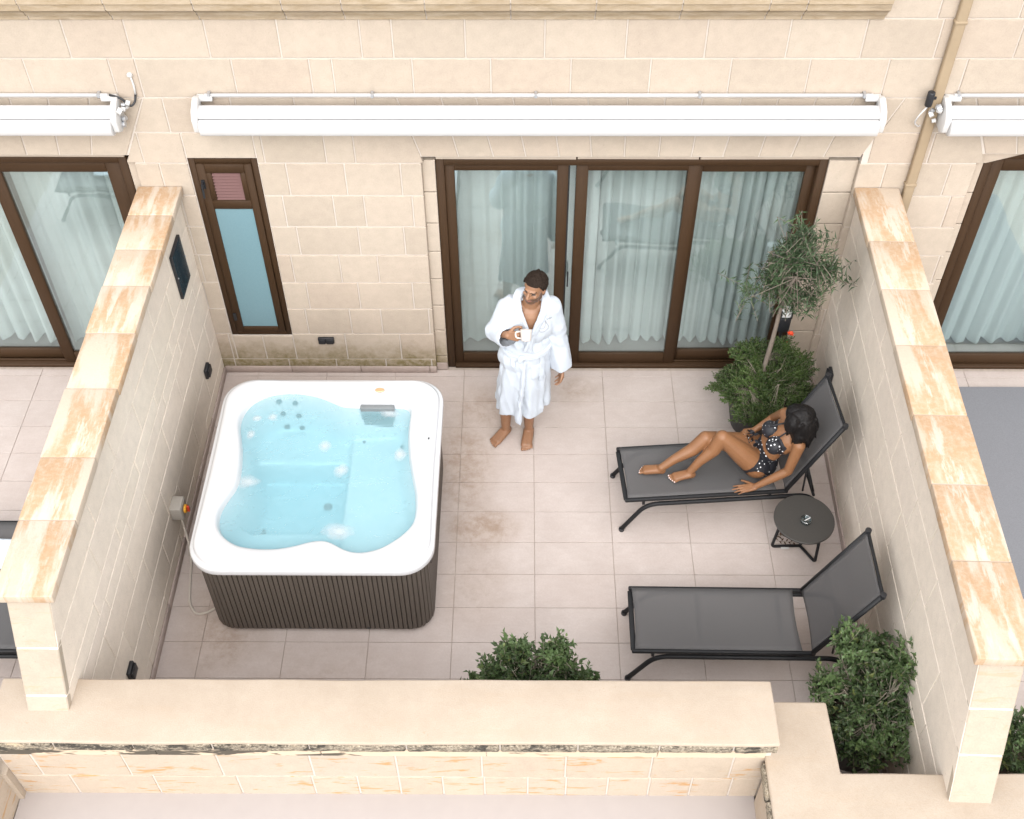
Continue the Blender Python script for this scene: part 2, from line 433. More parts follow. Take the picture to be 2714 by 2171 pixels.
M['alu'] = plain("anthracite_tube", (0.016, 0.0165, 0.018), 0.5, 0.08, 40, Specular_IOR_Level=0.25)
def sling_mat():
    t = NT("grey_sling"); w = t.node("ShaderNodeTexWave", wave_type='BANDS', bands_direction='X'); mp = t.pos((1, 1, 1), obj=True)
    t.l.new(mp, w.inputs[0]); w.inputs['Scale'].default_value = 130; w2 = t.node("ShaderNodeTexWave", wave_type='BANDS', bands_direction='Y'); t.l.new(mp, w2.inputs[0]); w2.inputs['Scale'].default_value = 130
    h = t.math('MULTIPLY', w.outputs['Fac'], w2.outputs['Fac']); n = t.noise(t.pos((30, 300, 300)), 3, 4, 0.6)
    c = t.mix(t.math('MULTIPLY_ADD', h, 0.6, t.math('MULTIPLY', n, 0.4)), (0.085, 0.083, 0.084), (0.145, 0.141, 0.142))
    b = t.bsdf(c, 0.7, t.bump(h, 0.2, 0.002))
    tr = t.node("ShaderNodeBsdfTransparent"); mx = t.node("ShaderNodeMixShader"); mx.inputs[0].default_value = 0.24
    t.l.new(b, mx.inputs[1]); t.l.new(tr.outputs[0], mx.inputs[2])
    return t.done(mx.outputs[0])
M['sling'] = sling_mat()
M['table'] = plain("dark_table_top", (0.045, 0.042, 0.038), 0.5, 0.1, 50)
M['towel'] = plain("blue_white_towel", (0.66, 0.73, 0.80), 0.95, 0.06, 90, 0.4)
M['rug'] = plain("grey_outdoor_rug", (0.19, 0.195, 0.21), 0.95, 0.18, 120, 0.4)
M['pot'] = plain("charcoal_pot", (0.05, 0.047, 0.045), 0.7, 0.15, 15)
M['soil'] = plain("soil", (0.055, 0.04, 0.028), 1.0, 0.3, 40, 0.6)
def leaf_mat(name, a, b, c3, rough=0.45):
    t = NT(name); g = t.node("ShaderNodeNewGeometry"); rp = g.outputs['Random Per Island']
    c = t.ramp(rp, [(0.0, a), (0.6, b), (0.92, b), (1.0, c3)])
    hi = t.ramp(t.noise(t.pos(), 4.5, 3, 0.6), [(0.46, 0.0), (0.68, 0.75)]); c = t.mix(hi, c, tuple(min(1, q * 2.0) for q in b))
    b1 = t.bsdf(c, rough); tl = t.node("ShaderNodeBsdfTranslucent"); t.l.new(c, tl.inputs[0])
    mx = t.node("ShaderNodeMixShader"); mx.inputs[0].default_value = 0.22; t.l.new(b1, mx.inputs[1]); t.l.new(tl.outputs[0], mx.inputs[2])
    return t.done(mx.outputs[0])
M['leaf_pitt'] = leaf_mat("pittosporum_leaf", (0.036, 0.064, 0.024), (0.075, 0.118, 0.044), (0.19, 0.22, 0.07))
M['leaf_olive'] = leaf_mat("olive_leaf", (0.034, 0.062, 0.028), (0.066, 0.108, 0.050), (0.15, 0.19, 0.11), 0.5)
M['leaf_shrub'] = leaf_mat("small_shrub_leaf", (0.026, 0.055, 0.014), (0.060, 0.100, 0.024), (0.11, 0.10, 0.045), 0.6)
M['bark'] = plain("grey_bark", (0.20, 0.165, 0.135), 0.95, 0.25, 45, 0.6)
M['twig'] = plain("pale_twig", (0.25, 0.22, 0.17), 0.9, 0.2, 45)
M['flower'] = plain("red_orange_petal", (0.72, 0.07, 0.02), 0.6, 0.1, 45)
M['lens'] = plain("white_lamp_glass", (0.75, 0.78, 0.78), 0.2, 0.03, 45)
# ---------------------------------------------------------------- stone laying
YB = 0.055
rng = random.Random(7)

def inset_poly(poly, d):
    n = len(poly); out = []
    area = sum(poly[i][0] * poly[(i + 1) % n][1] - poly[(i + 1) % n][0] * poly[i][1] for i in range(n))
    sg = 1 if area > 0 else -1
    for i in range(n):
        a, b, c = Vector(poly[i - 1]), Vector(poly[i]), Vector(poly[(i + 1) % n])
        e1 = (b - a).normalized(); e2 = (c - b).normalized()
        n1 = Vector((-e1.y, e1.x)) * sg; n2 = Vector((-e2.y, e2.x)) * sg
        k = 1 + n1.dot(n2)
        q = b + (n1 + n2) * (d / max(k, 0.2)); out.append((q.x, q.y))
    return out

def stone(parent, poly, o, U, V, N, mat, name="stone", joint=0.011, cham=0.004, depth=0.05, proud=None):
    """one stone: polygon in the (U,V) plane at o, its face towards N"""
    p0 = inset_poly(poly, joint / 2); p1 = inset_poly(poly, joint / 2 + cham)
    pr = rng.uniform(-0.0012, 0.0012) if proud is None else proud
    o = Vector(o); U = Vector(U); V = Vector(V); N = Vector(N)
    c = Vector((sum(q[0] for q in p0) / len(p0), sum(q[1] for q in p0) / len(p0)))
    tl = rng.uniform(-0.004, 0.004); tm = rng.uniform(-0.004, 0.004)
    def P(q, n): return o + U * q[0] + V * q[1] + N * (n + tl * (q[0] - c.x) + tm * (q[1] - c.y))
    n = len(poly); v = [P(q, pr) for q in p1] + [P(q, pr - cham) for q in p0] + [P(q, -depth) for q in p0]
    f = [tuple(range(n))]
    for i in range(n):
        j = (i + 1) % n
        f += [(i, n + i, n + j, j), (n + i, 2 * n + i, 2 * n + j, n + j)]
    me = pyd(name, v, f)
    bm = bmesh.new(); bm.from_mesh(me); bmesh.ops.recalc_face_normals(bm, faces=bm.faces)
    if bm.faces and (bm.faces[:][0].normal.dot(N) < 0): bmesh.ops.reverse_faces(bm, faces=bm.faces)
    bm.to_mesh(me); bm.free()
    return link(name, me, mat, parent)

def rect(a, b, c, d): return [(a, c), (b, c), (b, d), (a, d)]

# ---------------------------------------------------------------- facade
facade = thing("hotel_facade", "cream limestone block facade with brown glazed doors at the back of the terrace", "building", (0, YB, 0))
facade.location = (0, 0, 0)
A_X1, A_T = -2.954, 2.275
B_ = (-2.554, -2.042, 0.4366, 2.2506)
C_ = (-0.836, 2.36, 2.262)
D_X0, D_T = 3.225, 2.29
core = MB()
yf, ybk = YB + 0.0075, YB + 0.32
for (a, b, z0, z1) in ((-6.5, -6.15, -0.1, 2.275), (A_X1 + 0.012, B_[0], -0.1, 2.275), (B_[0], B_[1], -0.1, B_[2]), (B_[1], C_[0] - 0.012, -0.1, 2.262), (C_[1] + 0.012, D_X0 - 0.012, -0.1, 2.29), (6.4, 6.8, -0.1, 2.29)):
    core.box(a, b, yf, ybk, z0, z1)
core.box(B_[0], B_[1], yf, ybk, B_[3], 2.30).box(-6.5, B_[0], yf, ybk, 2.275, 2.30).box(B_[1], C_[1], yf, ybk, 2.262, 2.30).box(C_[1], 6.8, yf, ybk, 2.29, 2.30)
core.box(-6.5, 6.8, yf, ybk, 2.30, 5.2)
core.build("wall_core", M['mortar'], facade)

def cut(a, b, holes):
    segs = [(a, b)]
    for h0, h1 in holes:
        nx = []
        for s0, s1 in segs:
            if h1 <= s0 or h0 >= s1: nx.append((s0, s1)); continue
            if h0 > s0: nx.append((s0, h0))
            if h1 < s1: nx.append((h1, s1))
        segs = nx
    return [s for s in segs if s[1] - s[0] > 0.03]

def bond(known, lo, hi, step):
    """joint positions: those read off, then running on at the usual length"""
    k = sorted(known)
    if not k: k = [0.5 * (lo + hi)]
    out = list(k)
    i = 1
    while i < len(out):
        g = out[i] - out[i - 1]
        if g > 1.6 * step:
            n = round(g / step); out[i:i] = [out[i - 1] + g * t / n + rng.uniform(-.03, .03) for t in range(1, n)]; i += n
        else: i += 1
    x = out[0]
    while x > lo: x -= step * rng.uniform(0.85, 1.12); out.insert(0, x)
    x = out[-1]
    while x < hi: x += step * rng.uniform(0.85, 1.12); out.append(x)
    return out

ZC = [0.0, 0.152, 0.459, 0.746, 1.037, 1.328, 1.613, 1.912, 2.207, 2.473, 2.762, 3.07, 3.364, 3.60, 3.90, 4.20]
KN = {0: [-1.277], 1: [-1.6, -1.135], 2: [-1.53, -1.272], 3: [-1.848, -1.43, -0.989], 4: [-1.55, -1.247], 5: [-1.844, -1.37, -1.016], 6: [-2.676, -1.529, -1.296],
      7: [-2.769, -1.839, -1.41, -0.998, 2.561, 3.033], 8: [-1.984, -1.533, -1.32, 2.849], 9: [-1.7, 2.9], 10: [-2.92, -2.739, -2.083, -1.554, -1.398, -0.853, -0.318, 0.229, 0.771, 1.316, 1.85, 2.383, 2.909],
      11: [-3.16, -2.744, -1.731, -1.185, -0.972, -0.485, 0.047, 0.592, 1.124, 1.671, 2.174, 2.669, 3.204], 12: [], 13: [0.3], 14: [0.0]}
STEP = {0: 0.46, 1: 0.5, 2: 0.42, 3: 0.43, 4: 0.40, 5: 0.44, 6: 0.40, 7: 0.43, 8: 0.44, 9: 0.45, 10: 0.54, 11: 0.54, 12: 0.55, 13: 0.55, 14: 0.55}
LO, HI = -4.7, 4.5
# flat-arch lintels: (bottom x, top x) of the end joints and the joints between
VC = [(-0.836, -0.98)] + list(zip([-0.564, -0.31, -0.074, 0.168, 0.403, 0.641, 0.89, 1.128, 1.357, 1.617, 1.852, 2.086], [-0.62 - .05, -0.376 - .05, -0.125 - .045, 0.125 - .03, 0.375 - .02, 0.632, 0.892, 1.145 + .01, 1.395 + .03, 1.652 + .03, 1.901 + .045, 2.151 + .06])) + [(2.36, 2.56)]
VA = [(-4.62, -4.72), (-4.4, -4.47), (-4.17, -4.22), (-3.94, -3.96), (-3.715, -3.69), (-3.478, -3.42), (-3.241, -3.13), (-2.984, -2.752)]
VD = [(3.25, 3.05), (3.48, 3.34), (3.70, 3.60), (3.93, 3.86), (4.16, 4.12), (4.40, 4.39), (4.6, 4.62)]
def lintel_x(V, end, z):  # x of an end joint at height z
    b, t = V[end]; return b + (t - b) * (z - 2.262) / (2.762 - 2.262)
UF, VF, NF = (1, 0, 0), (0, 0, 1), (0, -1, 0)
OF = (0, YB, 0)
for ci in range(len(ZC) - 1):
    z0, z1 = ZC[ci], ZC[ci + 1]
    if ci == 12: continue      # cornice course
    js = bond(KN[ci], LO, HI, STEP[ci])
    for a, b in zip(js[:-1], js[1:]):
        holes = []
        if ci <= 7: holes += [(-9, A_X1), (C_[0], C_[1]), (D_X0, 9)]
        if z0 < B_[3] - 0.02 and z1 > B_[2] + 0.02 and ci <= 8: holes.append((B_[0], B_[1]))
        if ci in (8, 9):
            mid = 0.5 * (z0 + z1)
            holes += [(-9, lintel_x(VA, -1, mid)), (lintel_x(VC, 0, mid), lintel_x(VC, -1, mid)), (lintel_x(VD, 0, mid), 9)]
        for s0, s1 in cut(a, b, holes):
            poly = rect(s0, s1, z0, z1)
            if ci in (8, 9):   # slanted ends where a stone meets a lintel
                for V, e, side in ((VA, -1, 0), (VC, 0, 1), (VC, -1, 0), (VD, 0, 1)):
                    xm = lintel_x(V, e, mid)
                    if side == 0 and abs(s0 - xm) < 1e-6: poly[0] = (lintel_x(V, e, z0), z0); poly[3] = (lintel_x(V, e, z1), z1)
                    if side == 1 and abs(s1 - xm) < 1e-6: poly[1] = (lintel_x(V, e, z0), z0); poly[2] = (lintel_x(V, e, z1), z1)
            # the sill and head of the narrow window
            if ci == 1 and s0 > B_[0] - 0.02 and s1 < B_[1] + 0.02: continue
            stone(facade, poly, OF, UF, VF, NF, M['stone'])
for s0, s1 in ((B_[0], -2.3), (-2.3, B_[1])):
    stone(facade, rect(s0, s1, 0.152, B_[2]), OF, UF, VF, NF, M['stone'])
stone(facade, rect(B_[0], B_[1], B_[3], 2.473), OF, UF, VF, NF, M['stone'], "lintel_stone")
for V, zb in ((VC, 2.262), (VA, 2.275), (VD, 2.29)):
    for (b0, t0), (b1, t1) in zip(V[:-1], V[1:]):
        stone(facade, [(b0, zb), (b1, zb), (t1, 2.762), (t0, 2.762)], OF, UF, VF, NF, M['stone'], "lintel_stone")
# jamb stones set back round the main door
yj = YB + 0.045
for ci in range(8):
    z0, z1 = ZC[ci], min(ZC[ci + 1], 2.262)
    stone(facade, rect(-0.848, -0.740, z0, z1), (0, yj, 0), UF, VF, NF, M['stone'], "jamb_stone", depth=0.2)
    stone(facade, rect(2.149, 2.372, z0, z1), (0, yj, 0), UF, VF, NF, M['stone'], "jamb_stone", depth=0.2)
    stone(facade, rect(-3.02, -2.942, z0, min(z1, 2.27)), (0, yj, 0), UF, VF, NF, M['stone'], "jamb_stone", depth=0.2)
    stone(facade, rect(3.213, 3.29, z0, z1), (0, yj, 0), UF, VF, NF, M['stone'], "jamb_stone", depth=0.2)
for (a, b) in ((-0.744, 0.3), (0.3, 1.2), (1.2, 2.152)):
    stone(facade, rect(a, b, 2.205, 2.26), (0, yj, 0), UF, VF, NF, M['stone'], "jamb_stone", depth=0.2)
stone(facade, rect(-4.7, -3.02, 2.225, 2.272), (0, yj, 0), UF, VF, NF, M['stone'], "jamb_stone", depth=0.2)
stone(facade, [(3.23, 2.288), (3.23, 2.18), (3.30, 2.175), (3.62, 2.275), (3.62, 2.288)], (0, yj, 0), UF, VF, NF, M['stone'], "jamb_stone", depth=0.2)
# cornice
cj = [-4.6, -4.0, -3.354, -2.80, -2.228, -1.654, -1.268, -0.732, -0.179, 0.372, 0.926, 1.486, 1.725, 2.273]
for a, b in zip(cj[:-1], cj[1:]):
    m = MB(); j = 0.004
    m.prism([(YB + 0.02, 3.366), (YB - 0.012, 3.366), (YB - 0.016, 3.40), (YB - 0.04, 3.41), (YB - 0.055, 3.44), (YB - 0.095, 3.475), (YB - 0.10, 3.52), (YB - 0.115, 3.53), (YB - 0.115, 3.575), (YB - 0.02, 3.598), (YB + 0.02, 3.598)], a + j, b - j)
    m.build("cornice_stone", M['cornice'], facade)
MB().prism([(YB + 0.02, 3.370), (YB - 0.006, 3.370), (YB - 0.010, 3.404), (YB - 0.034, 3.414), (YB - 0.049, 3.444), (YB - 0.089, 3.479), (YB - 0.094, 3.524), (YB - 0.109, 3.534), (YB - 0.109, 3.571), (YB + 0.02, 3.590)], -4.59, 2.268).build("cornice_joint", M['mortar'], facade)
js = [2.273, 2.62, 3.15, 3.7, 4.25, 4.8]
for a, b in zip(js[:-1], js[1:]):
    stone(facade, rect(a, b, 3.364, 3.60), OF, UF, VF, NF, M['stone'])

# ---------------------------------------------------------------- doors, window
def door(parent, x0, x1, zt, panels, yd, corner=0.0, closed_room=True):
    """brown framed sliding door; panels: (x0, x1, stile left, stile right, y offset)"""
    fr = MB(); fw = 0.062
    fr.box(x0, x0 + fw, yd, yd + 0.13, 0.0, zt).box(x1 - fw, x1, yd, yd + 0.13, 0.0, zt)
    fr.box(x0 + fw, x1 - fw, yd, yd + 0.13, zt - 0.055, zt).box(x0 + fw, x1 - fw, yd - 0.012, yd + 0.13, 0.0, 0.035)
    fr.box(x0 + fw, x1 - fw, yd + 0.035, yd + 0.05, 0.035, 0.055)
    d = fr.build("sliding_door", M['frame'], parent, bevel=0.004, seg=1)
    for (a, b, sl, sr, dy, top) in panels:
        s = MB(); y0, y1 = yd + 0.018 + dy, yd + 0.058 + dy; zb, z2 = 0.04, zt - 0.052
        s.box(a, a + sl, y0, y1, zb, z2).box(b - sr, b, y0, y1, zb, z2).box(a + sl, b - sr, y0, y1, z2 - top, z2).box(a + sl, b - sr, y0, y1, zb, zb + 0.115)
        s.build("sash", M['frame'], d, bevel=0.004, seg=1)
        MB().box(a + sl - 0.005, b - sr + 0.005, y0 + 0.016, y0 + 0.024, zb + 0.11, z2 - top + 0.005).build("glass_pane", M['glass'], d)
    return d
yd = YB + 0.055
d = door(facade, -0.742, 2.150, 2.203, [(-0.680, 0.243, 0.073, 0.083, 0.0, 0.062), (0.302, 1.222, 0.09, 0.09, 0.0, 0.062), (1.135, 2.09, 0.112, 0.075, 0.045, 0.105)], yd)
MB().box(0.243, 0.302, yd + 0.07, yd + 0.075, 0.04, 2.15).build("glass_pane", M['glass'], d)
MB().box(0.243, 0.255, yd + 0.02, yd + 0.08, 0.04, 2.15).build("seal", M['dark_gap'], d)
MB().box(0.262, 0.274, yd - 0.005, yd + 0.018, 0.95, 1.10).build("handle", M['black'], d, bevel=0.003)
d = door(facade, -6.10, -3.022, 2.225, [(-4.10, -3.084, 0.10, 0.115, 0.0, 0.10), (-5.1, -4.02, 0.085, 0.10, 0.045, 0.10), (-6.04, -5.0, 0.085, 0.09, 0.0, 0.10)], yd)
d = door(facade, 3.292, 6.3, 2.262, [(3.36, 4.40, 0.085, 0.09, 0.0, 0.12), (4.32, 5.35, 0.085, 0.09, 0.045, 0.10), (5.3, 6.24, 0.085, 0.09, 0.0, 0.10)], yd)

yw = YB + 0.012
w = MB().box(B_[0], B_[0] + 0.048, yw, yw + 0.1, B_[2], B_[3]).box(B_[1] - 0.048, B_[1], yw, yw + 0.1, B_[2], B_[3]).box(B_[0] + 0.048, B_[1] - 0.048, yw, yw + 0.1, B_[3] - 0.05, B_[3]).box(B_[0] + 0.048, B_[1] - 0.048, yw, yw + 0.1, B_[2], B_[2] + 0.04)
win = w.build("narrow_window", M['frame'], facade, bevel=0.004, seg=1)
s = MB(); xa, xb = B_[0] + 0.052, B_[1] - 0.052; y0, y1 = yw - 0.012, yw + 0.05
gx0, gx1 = -2.441, -2.150
s.box(xa, gx0, y0, y1, B_[2] + 0.044, B_[3] - 0.054).box(gx1, xb, y0, y1, B_[2] + 0.044, B_[3] - 0.054)
s.box(gx0, gx1, y0, y1, B_[2] + 0.044, 0.540).box(gx0, gx1, y0, y1, 1.784, 1.865).box(gx0, gx1, y0, y1, 2.118, B_[3] - 0.054)
s.box(gx0, -2.402, y0, y1, 1.865, 2.118).box(-2.190, gx1, y0, y1, 1.865, 2.118)
s.build("sash", M['frame'], win, bevel=0.004, seg=1)
MB().box(gx0 - 0.004, gx1 + 0.004, y0 + 0.012, y0 + 0.02, 0.536, 1.788).build("glass_pane", M['frosted'], win)
MB().box(-2.406, -2.186, y1 - 0.01, y1, 1.861, 2.122).build("vent_back", M['dark_gap'], win)
for k in range(9):
    z = 1.872 + k * 0.0272
    MB().prism([(y0 + 0.004, z), (y0 + 0.010, z - 0.003), (y0 + 0.046, z + 0.020), (y0 + 0.040, z + 0.023)], -2.404, -2.188).build("louver_slat", M['louver'], win)
h = MB().box(-2.487, -2.463, y0 - 0.012, y0, 1.985, 2.06).tube([(-2.475, y0 - 0.01, 2.045), (-2.475, y0 - 0.045, 2.045), (-2.478, y0 - 0.05, 1.93)], 0.009, 8)
h.build("handle", M['black'], win)
MB().box(-2.50, -2.475, y0 - 0.008, y0, 0.62, 0.70).build("hinge", M['black'], win)

# rooms behind the glass
for nm, a, b, l in (("room_interior", -0.95, 2.4, 0), ("room_interior", -6.4, -2.95, 0), ("room_interior", 3.2, 6.6, 0)):
    r = MB(); y0, y1 = ybk, 3.4
    r.box(a - 0.1, a, y0, y1, -0.05, 2.6).box(b, b + 0.1, y0, y1, -0.05, 2.6).box(a - 0.1, b + 0.1, y1, y1 + 0.1, -0.05, 2.6).box(a - 0.1, b + 0.1, y0, y1 + 0.1, 2.6, 2.7)
    structure(r.build("room_wall", M['room']))
    structure(MB().box(a - 0.1, b + 0.1, YB + 0.19, 3.5, -0.06, 0.012).build("room_floor", M['room_floor']))
structure(MB().box(-2.6, -1.98, ybk, ybk + 0.1, 0.3, 2.4).build("room_wall", M['room']))

def curtain(x0, x1, y, zb, zt, pitch, amp, seed, label, group):
    r = random.Random(seed); nx = int((x1 - x0) / pitch * 10); nz = 14; v = []; f = []
    ph = [r.uniform(-0.5, 0.5) for _ in range(nx + 1)]
    k1, k2 = r.uniform(0, 6), r.uniform(0, 6)
    for j in range(nz + 1):
        tz = j / nz
        for i in range(nx + 1):
            x = x0 + (x1 - x0) * i / nx
            a = 2 * math.pi * x / pitch + 1.9 * math.sin(x * 3.1 + k1) + 0.8 * math.sin(x * 9.7 + k2) + 0.25 * math.sin(tz * 3 + k2 + x * 2)
            am = amp * (0.75 + 0.55 * math.sin(x * 5.3 + k2) * math.sin(x * 2.1 + k1)) * (0.75 + 0.35 * (1 - tz))
            yy = y + am * math.sin(a) + 0.3 * am * math.sin(2.3 * a + k1)
            zz = zb + (zt - zb) * tz
            if j == 0: zz += 0.012 * math.sin(a + 1)
            v.append((x + 0.25 * am * math.cos(a), yy, zz))
    for j in range(nz):
        for i in range(nx):
            q = j * (nx + 1) + i; f.append((q, q + 1, q + nx + 2, q + nx + 1))
    o = link("curtain", pyd("curtain", v, f, True), M['curtain']); tag(o, label, "curtain", group); return o
curtain(-0.66, 0.36, YB + 0.33, 0.07, 2.25, 0.135, 0.05, 1, "white sheer curtain behind the door pane beside the robed man", "sheer curtains behind the glass")
curtain(0.36, 1.22, YB + 0.34, 0.08, 2.25, 0.115, 0.05, 2, "white sheer curtain behind the middle pane of the central door", "sheer curtains behind the glass")
curtain(1.22, 2.3, YB + 0.335, 0.08, 2.25, 0.10, 0.045, 3, "white sheer curtain behind the pane next to the olive tree", "sheer curtains behind the glass")
curtain(-4.07, -2.98, YB + 0.33, 0.06, 2.25, 0.15, 0.05, 4, "white sheer curtain in the door left of the hot tub terrace, nearer pane", "sheer curtains behind the glass")
curtain(-5.3, -4.1, YB + 0.34, 0.09, 2.25, 0.14, 0.05, 5, "white sheer curtain in the leftmost door pane of the picture", "sheer curtains behind the glass")
curtain(3.30, 4.6, YB + 0.34, 0.07, 2.25, 0.14, 0.05, 6, "white sheer curtain in the door beyond the dividing wall behind the grey rug", "sheer curtains behind the glass")

# ---------------------------------------------------------------- floors
floor = structure(MB().box(-7, 7, -5.4, YB + 0.2, -0.30, -0.006).build("terrace_floor", M['grout']))
ground = structure(MB().add([(-900, -900, -0.5), (900, -900, -0.5), (900, 900, -0.5), (-900, 900, -0.5)], [(0, 1, 2, 3)]).build("ground", M['ground']))
TW, TD, J = 0.6, 0.2928, 0.0035
def tile_mesh(w, dd):
    c = 0.0015
    p = [(-w / 2, -dd / 2), (w / 2, -dd / 2), (w / 2, dd / 2), (-w / 2, dd / 2)]; q = inset_poly(p, c)
    v = [(*a, 0) for a in q] + [(*a, -c) for a in p] + [(*a, -0.012) for a in p]
    f = [(0, 1, 2, 3)] + [g for i in range(4) for g in ((i, 4 + i, 4 + (i + 1) % 4, (i + 1) % 4), (4 + i, 8 + i, 8 + (i + 1) % 4, 4 + (i + 1) % 4))]
    me = MB().add(v, f).mesh("tile"); me.materials.append(M['tile']); return me
TM = {}
def lay(x0, x1, y0, y1, ox):
    i0, i1 = math.floor((x0 - ox) / TW), math.ceil((x1 - ox) / TW)
    j0, j1 = math.floor(-y1 / TD), math.ceil(-y0 / TD)
    for i in range(i0, i1):
        a, b = max(ox + i * TW, x0), min(ox + (i + 1) * TW, x1)
        if b - a < 0.02: continue
        for j in range(j0, j1):
            c, e = max(-(j + 1) * TD, y0), min(-j * TD, y1)
            if e - c < 0.02: continue
            key = (round(b - a, 3), round(e - c, 3))
            if key not in TM: TM[key] = tile_mesh(b - a - J, e - c - J)
            link("tile", TM[key], None, floor, ((a + b) / 2, (c + e) / 2, rng.uniform(-0.0006, 0.0006)))
lay(-2.70, 2.44, -3.9, YB + 0.02, 0.0)
lay(-5.0, -2.92, -3.6, YB + 0.02, -0.1)
lay(2.60, 4.6, -4.0, YB + 0.02, 0.15)

# skirting
sk = thing("skirting", "low grey tile skirting round the foot of the terrace walls", "skirting")
for a, b in ((-2.68, -2.1), (-2.1, -1.5), (-1.5, -0.90), (-0.90, -0.838)):
    MB().box(a + 0.002, b - 0.002, YB - 0.016, YB - 0.002, 0.0, 0.075).build("skirting_tile", M['skirting'], sk, bevel=0.002, seg=1)
MB().box(-0.838, -0.748, YB + 0.026, YB + 0.04, 0.0, 0.075).build("skirting_tile", M['skirting'], sk)
y = YB - 0.02
while y > -3.6:
    MB().box(-2.689, -2.675, max(y - 0.6, -3.62) + 0.002, y - 0.002, 0.0, 0.075).build("skirting_tile", M['skirting'], sk, bevel=0.002, seg=1); y -= 0.6

# ---------------------------------------------------------------- partition walls
def partition(name, label, ox, oy, U, facing, length, zt_c, end_u, end_slope, foot_z, width, courses_known, seed, copj):
    """U: unit vector along the wall towards the camera, facing: +1 when the seen face is towards +X"""
    r = random.Random(seed)
    root = thing(name, label, "wall")
    U = Vector(U); N = Vector((U.y, -U.x, 0)) if facing < 0 else Vector((-U.y, U.x, 0))
    if N.x * facing < 0: N = -N
    o = Vector((ox, oy, 0)); ztop = zt_c - 0.07
    def ue(z): return end_u + max(0, (ztop - max(z, foot_z - 0.06))) * end_slope
    # core
    m = MB(); v = []
    for n in (-0.006, -width + 0.006):
        for (u, z) in ((0, 0), (ue(0) - 0.006, 0), (ue(0) - 0.006, foot_z - 0.06), (ue(ztop) - 0.006, ztop), (0, ztop)):
            v.append(o + U * u + Vector((0, 0, z)) + N * n)
    m.add(v, [(0, 1, 2, 3, 4), (9, 8, 7, 6, 5), (0, 5, 6, 1), (1, 6, 7, 2), (2, 7, 8, 3), (3, 8, 9, 4), (4, 9, 5, 0)])
    m.build("wall_core", M['mortar_wall'], root)
    zs = [0, 0.18, 0.47, 0.76, foot_z - 0.06, 1.34, 1.63, ztop] if foot_z < 1.1 else [0, 0.18, 0.47, 0.76, 1.05, foot_z - 0.06, 1.34, 1.63, ztop]
    for ci in range(len(zs) - 1):
        z0, z1 = zs[ci], zs[ci + 1]; e0, e1 = ue(z0), ue(z1)
        u = 0.0; first = True
        us = [0.0]
        while True:
            u += (0.22 + 0.3 * (ci % 2) if first else 0.55) * r.uniform(0.9, 1.1); first = False
            if u > min(e0, e1) - 0.3: break
            us.append(u)
        for i, a in enumerate(us):
            if i + 1 < len(us): poly = rect(a, us[i + 1], z0, z1)
            else: poly = [(a, z0), (e0, z0), (e1, z1), (a, z1)]
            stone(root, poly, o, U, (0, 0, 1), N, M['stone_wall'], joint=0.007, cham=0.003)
    # battered end
    sl = math.sqrt(1 + end_slope ** 2); V = (U * (-end_slope) + Vector((0, 0, 1))) / sl; NE = (U + Vector((0, 0, end_slope))) / sl
    base = o + U * (ue(0) + (foot_z - 0.06) * end_slope)
    W = -N
    for z0, z1 in zip(zs[:-1], zs[1:]):
        if z1 < foot_z - 0.04: continue
        stone(root, rect(-0.004, width + 0.004, z0 * sl, z1 * sl), base, W, V, NE, M['stone_end'], "end_stone", joint=0.009, cham=0.006)
    # coping
    ov = 0.045
    cu = [0.0] + copj + [end_u + 0.04]
    for a, b in zip(cu[:-1], cu[1:]):
        dz = r.uniform(-0.003, 0.003); jx = r.uniform(-0.004, 0.004)
        m = MB(); v = []
        for (z) in (ztop + 0.002, zt_c + dz):
            for (u, n) in ((a + 0.0025, ov + jx), (b - 0.0025, ov + jx), (b - 0.0025, -width - ov + jx), (a + 0.0025, -width - ov + jx)):
                v.append(o + U * u + N * n + Vector((0, 0, z)))
        m.add(v, [(0, 1, 2, 3), (7, 6, 5, 4), (0, 4, 5, 1), (1, 5, 6, 2), (2, 6, 7, 3), (3, 7, 4, 0)])
        m.build("coping_stone", M['coping'], root, bevel=0.006, seg=2)
        v = [o + U * (b + q) + N * n + Vector((0, 0, z)) for z in (ztop + 0.002, zt_c - 0.004) for (q, n) in ((-0.006, ov - 0.005), (0.006, ov - 0.005), (0.006, -width - ov + 0.005), (-0.006, -width - ov + 0.005))]
        if b < end_u: MB().add(v, [(0, 1, 2, 3), (7, 6, 5, 4), (0, 4, 5, 1), (1, 5, 6, 2), (2, 6, 7, 3), (3, 7, 4, 0)]).build("coping_joint", M['render'], root)
    return root
wallL = partition("dividing_wall", "pale stone dividing wall with orange-stained coping beside the hot tub", -2.69, YB, (0, -1, 0), 1, 3.56, 2.0, 3.555, 0.477, 1.25, 0.24, None, 3,
                  [0.34, 0.72, 1.10, 1.56, 2.06, 2.62, 3.08])
_uR = Vector((-0.112, -3.93, 0)).normalized()
wallR = partition("dividing_wall", "pale stone dividing wall with orange-stained coping behind the sun lounger backrests", 2.415, YB, _uR, -1, 3.9, 2.0, 3.915, 0.43, 1.0, 0.24, None, 11,
                  [0.62, 1.12, 1.66, 2.26, 2.80, 3.34])
for w_ in (wallL, wallR): w_["group"] = "walls dividing the terraces"
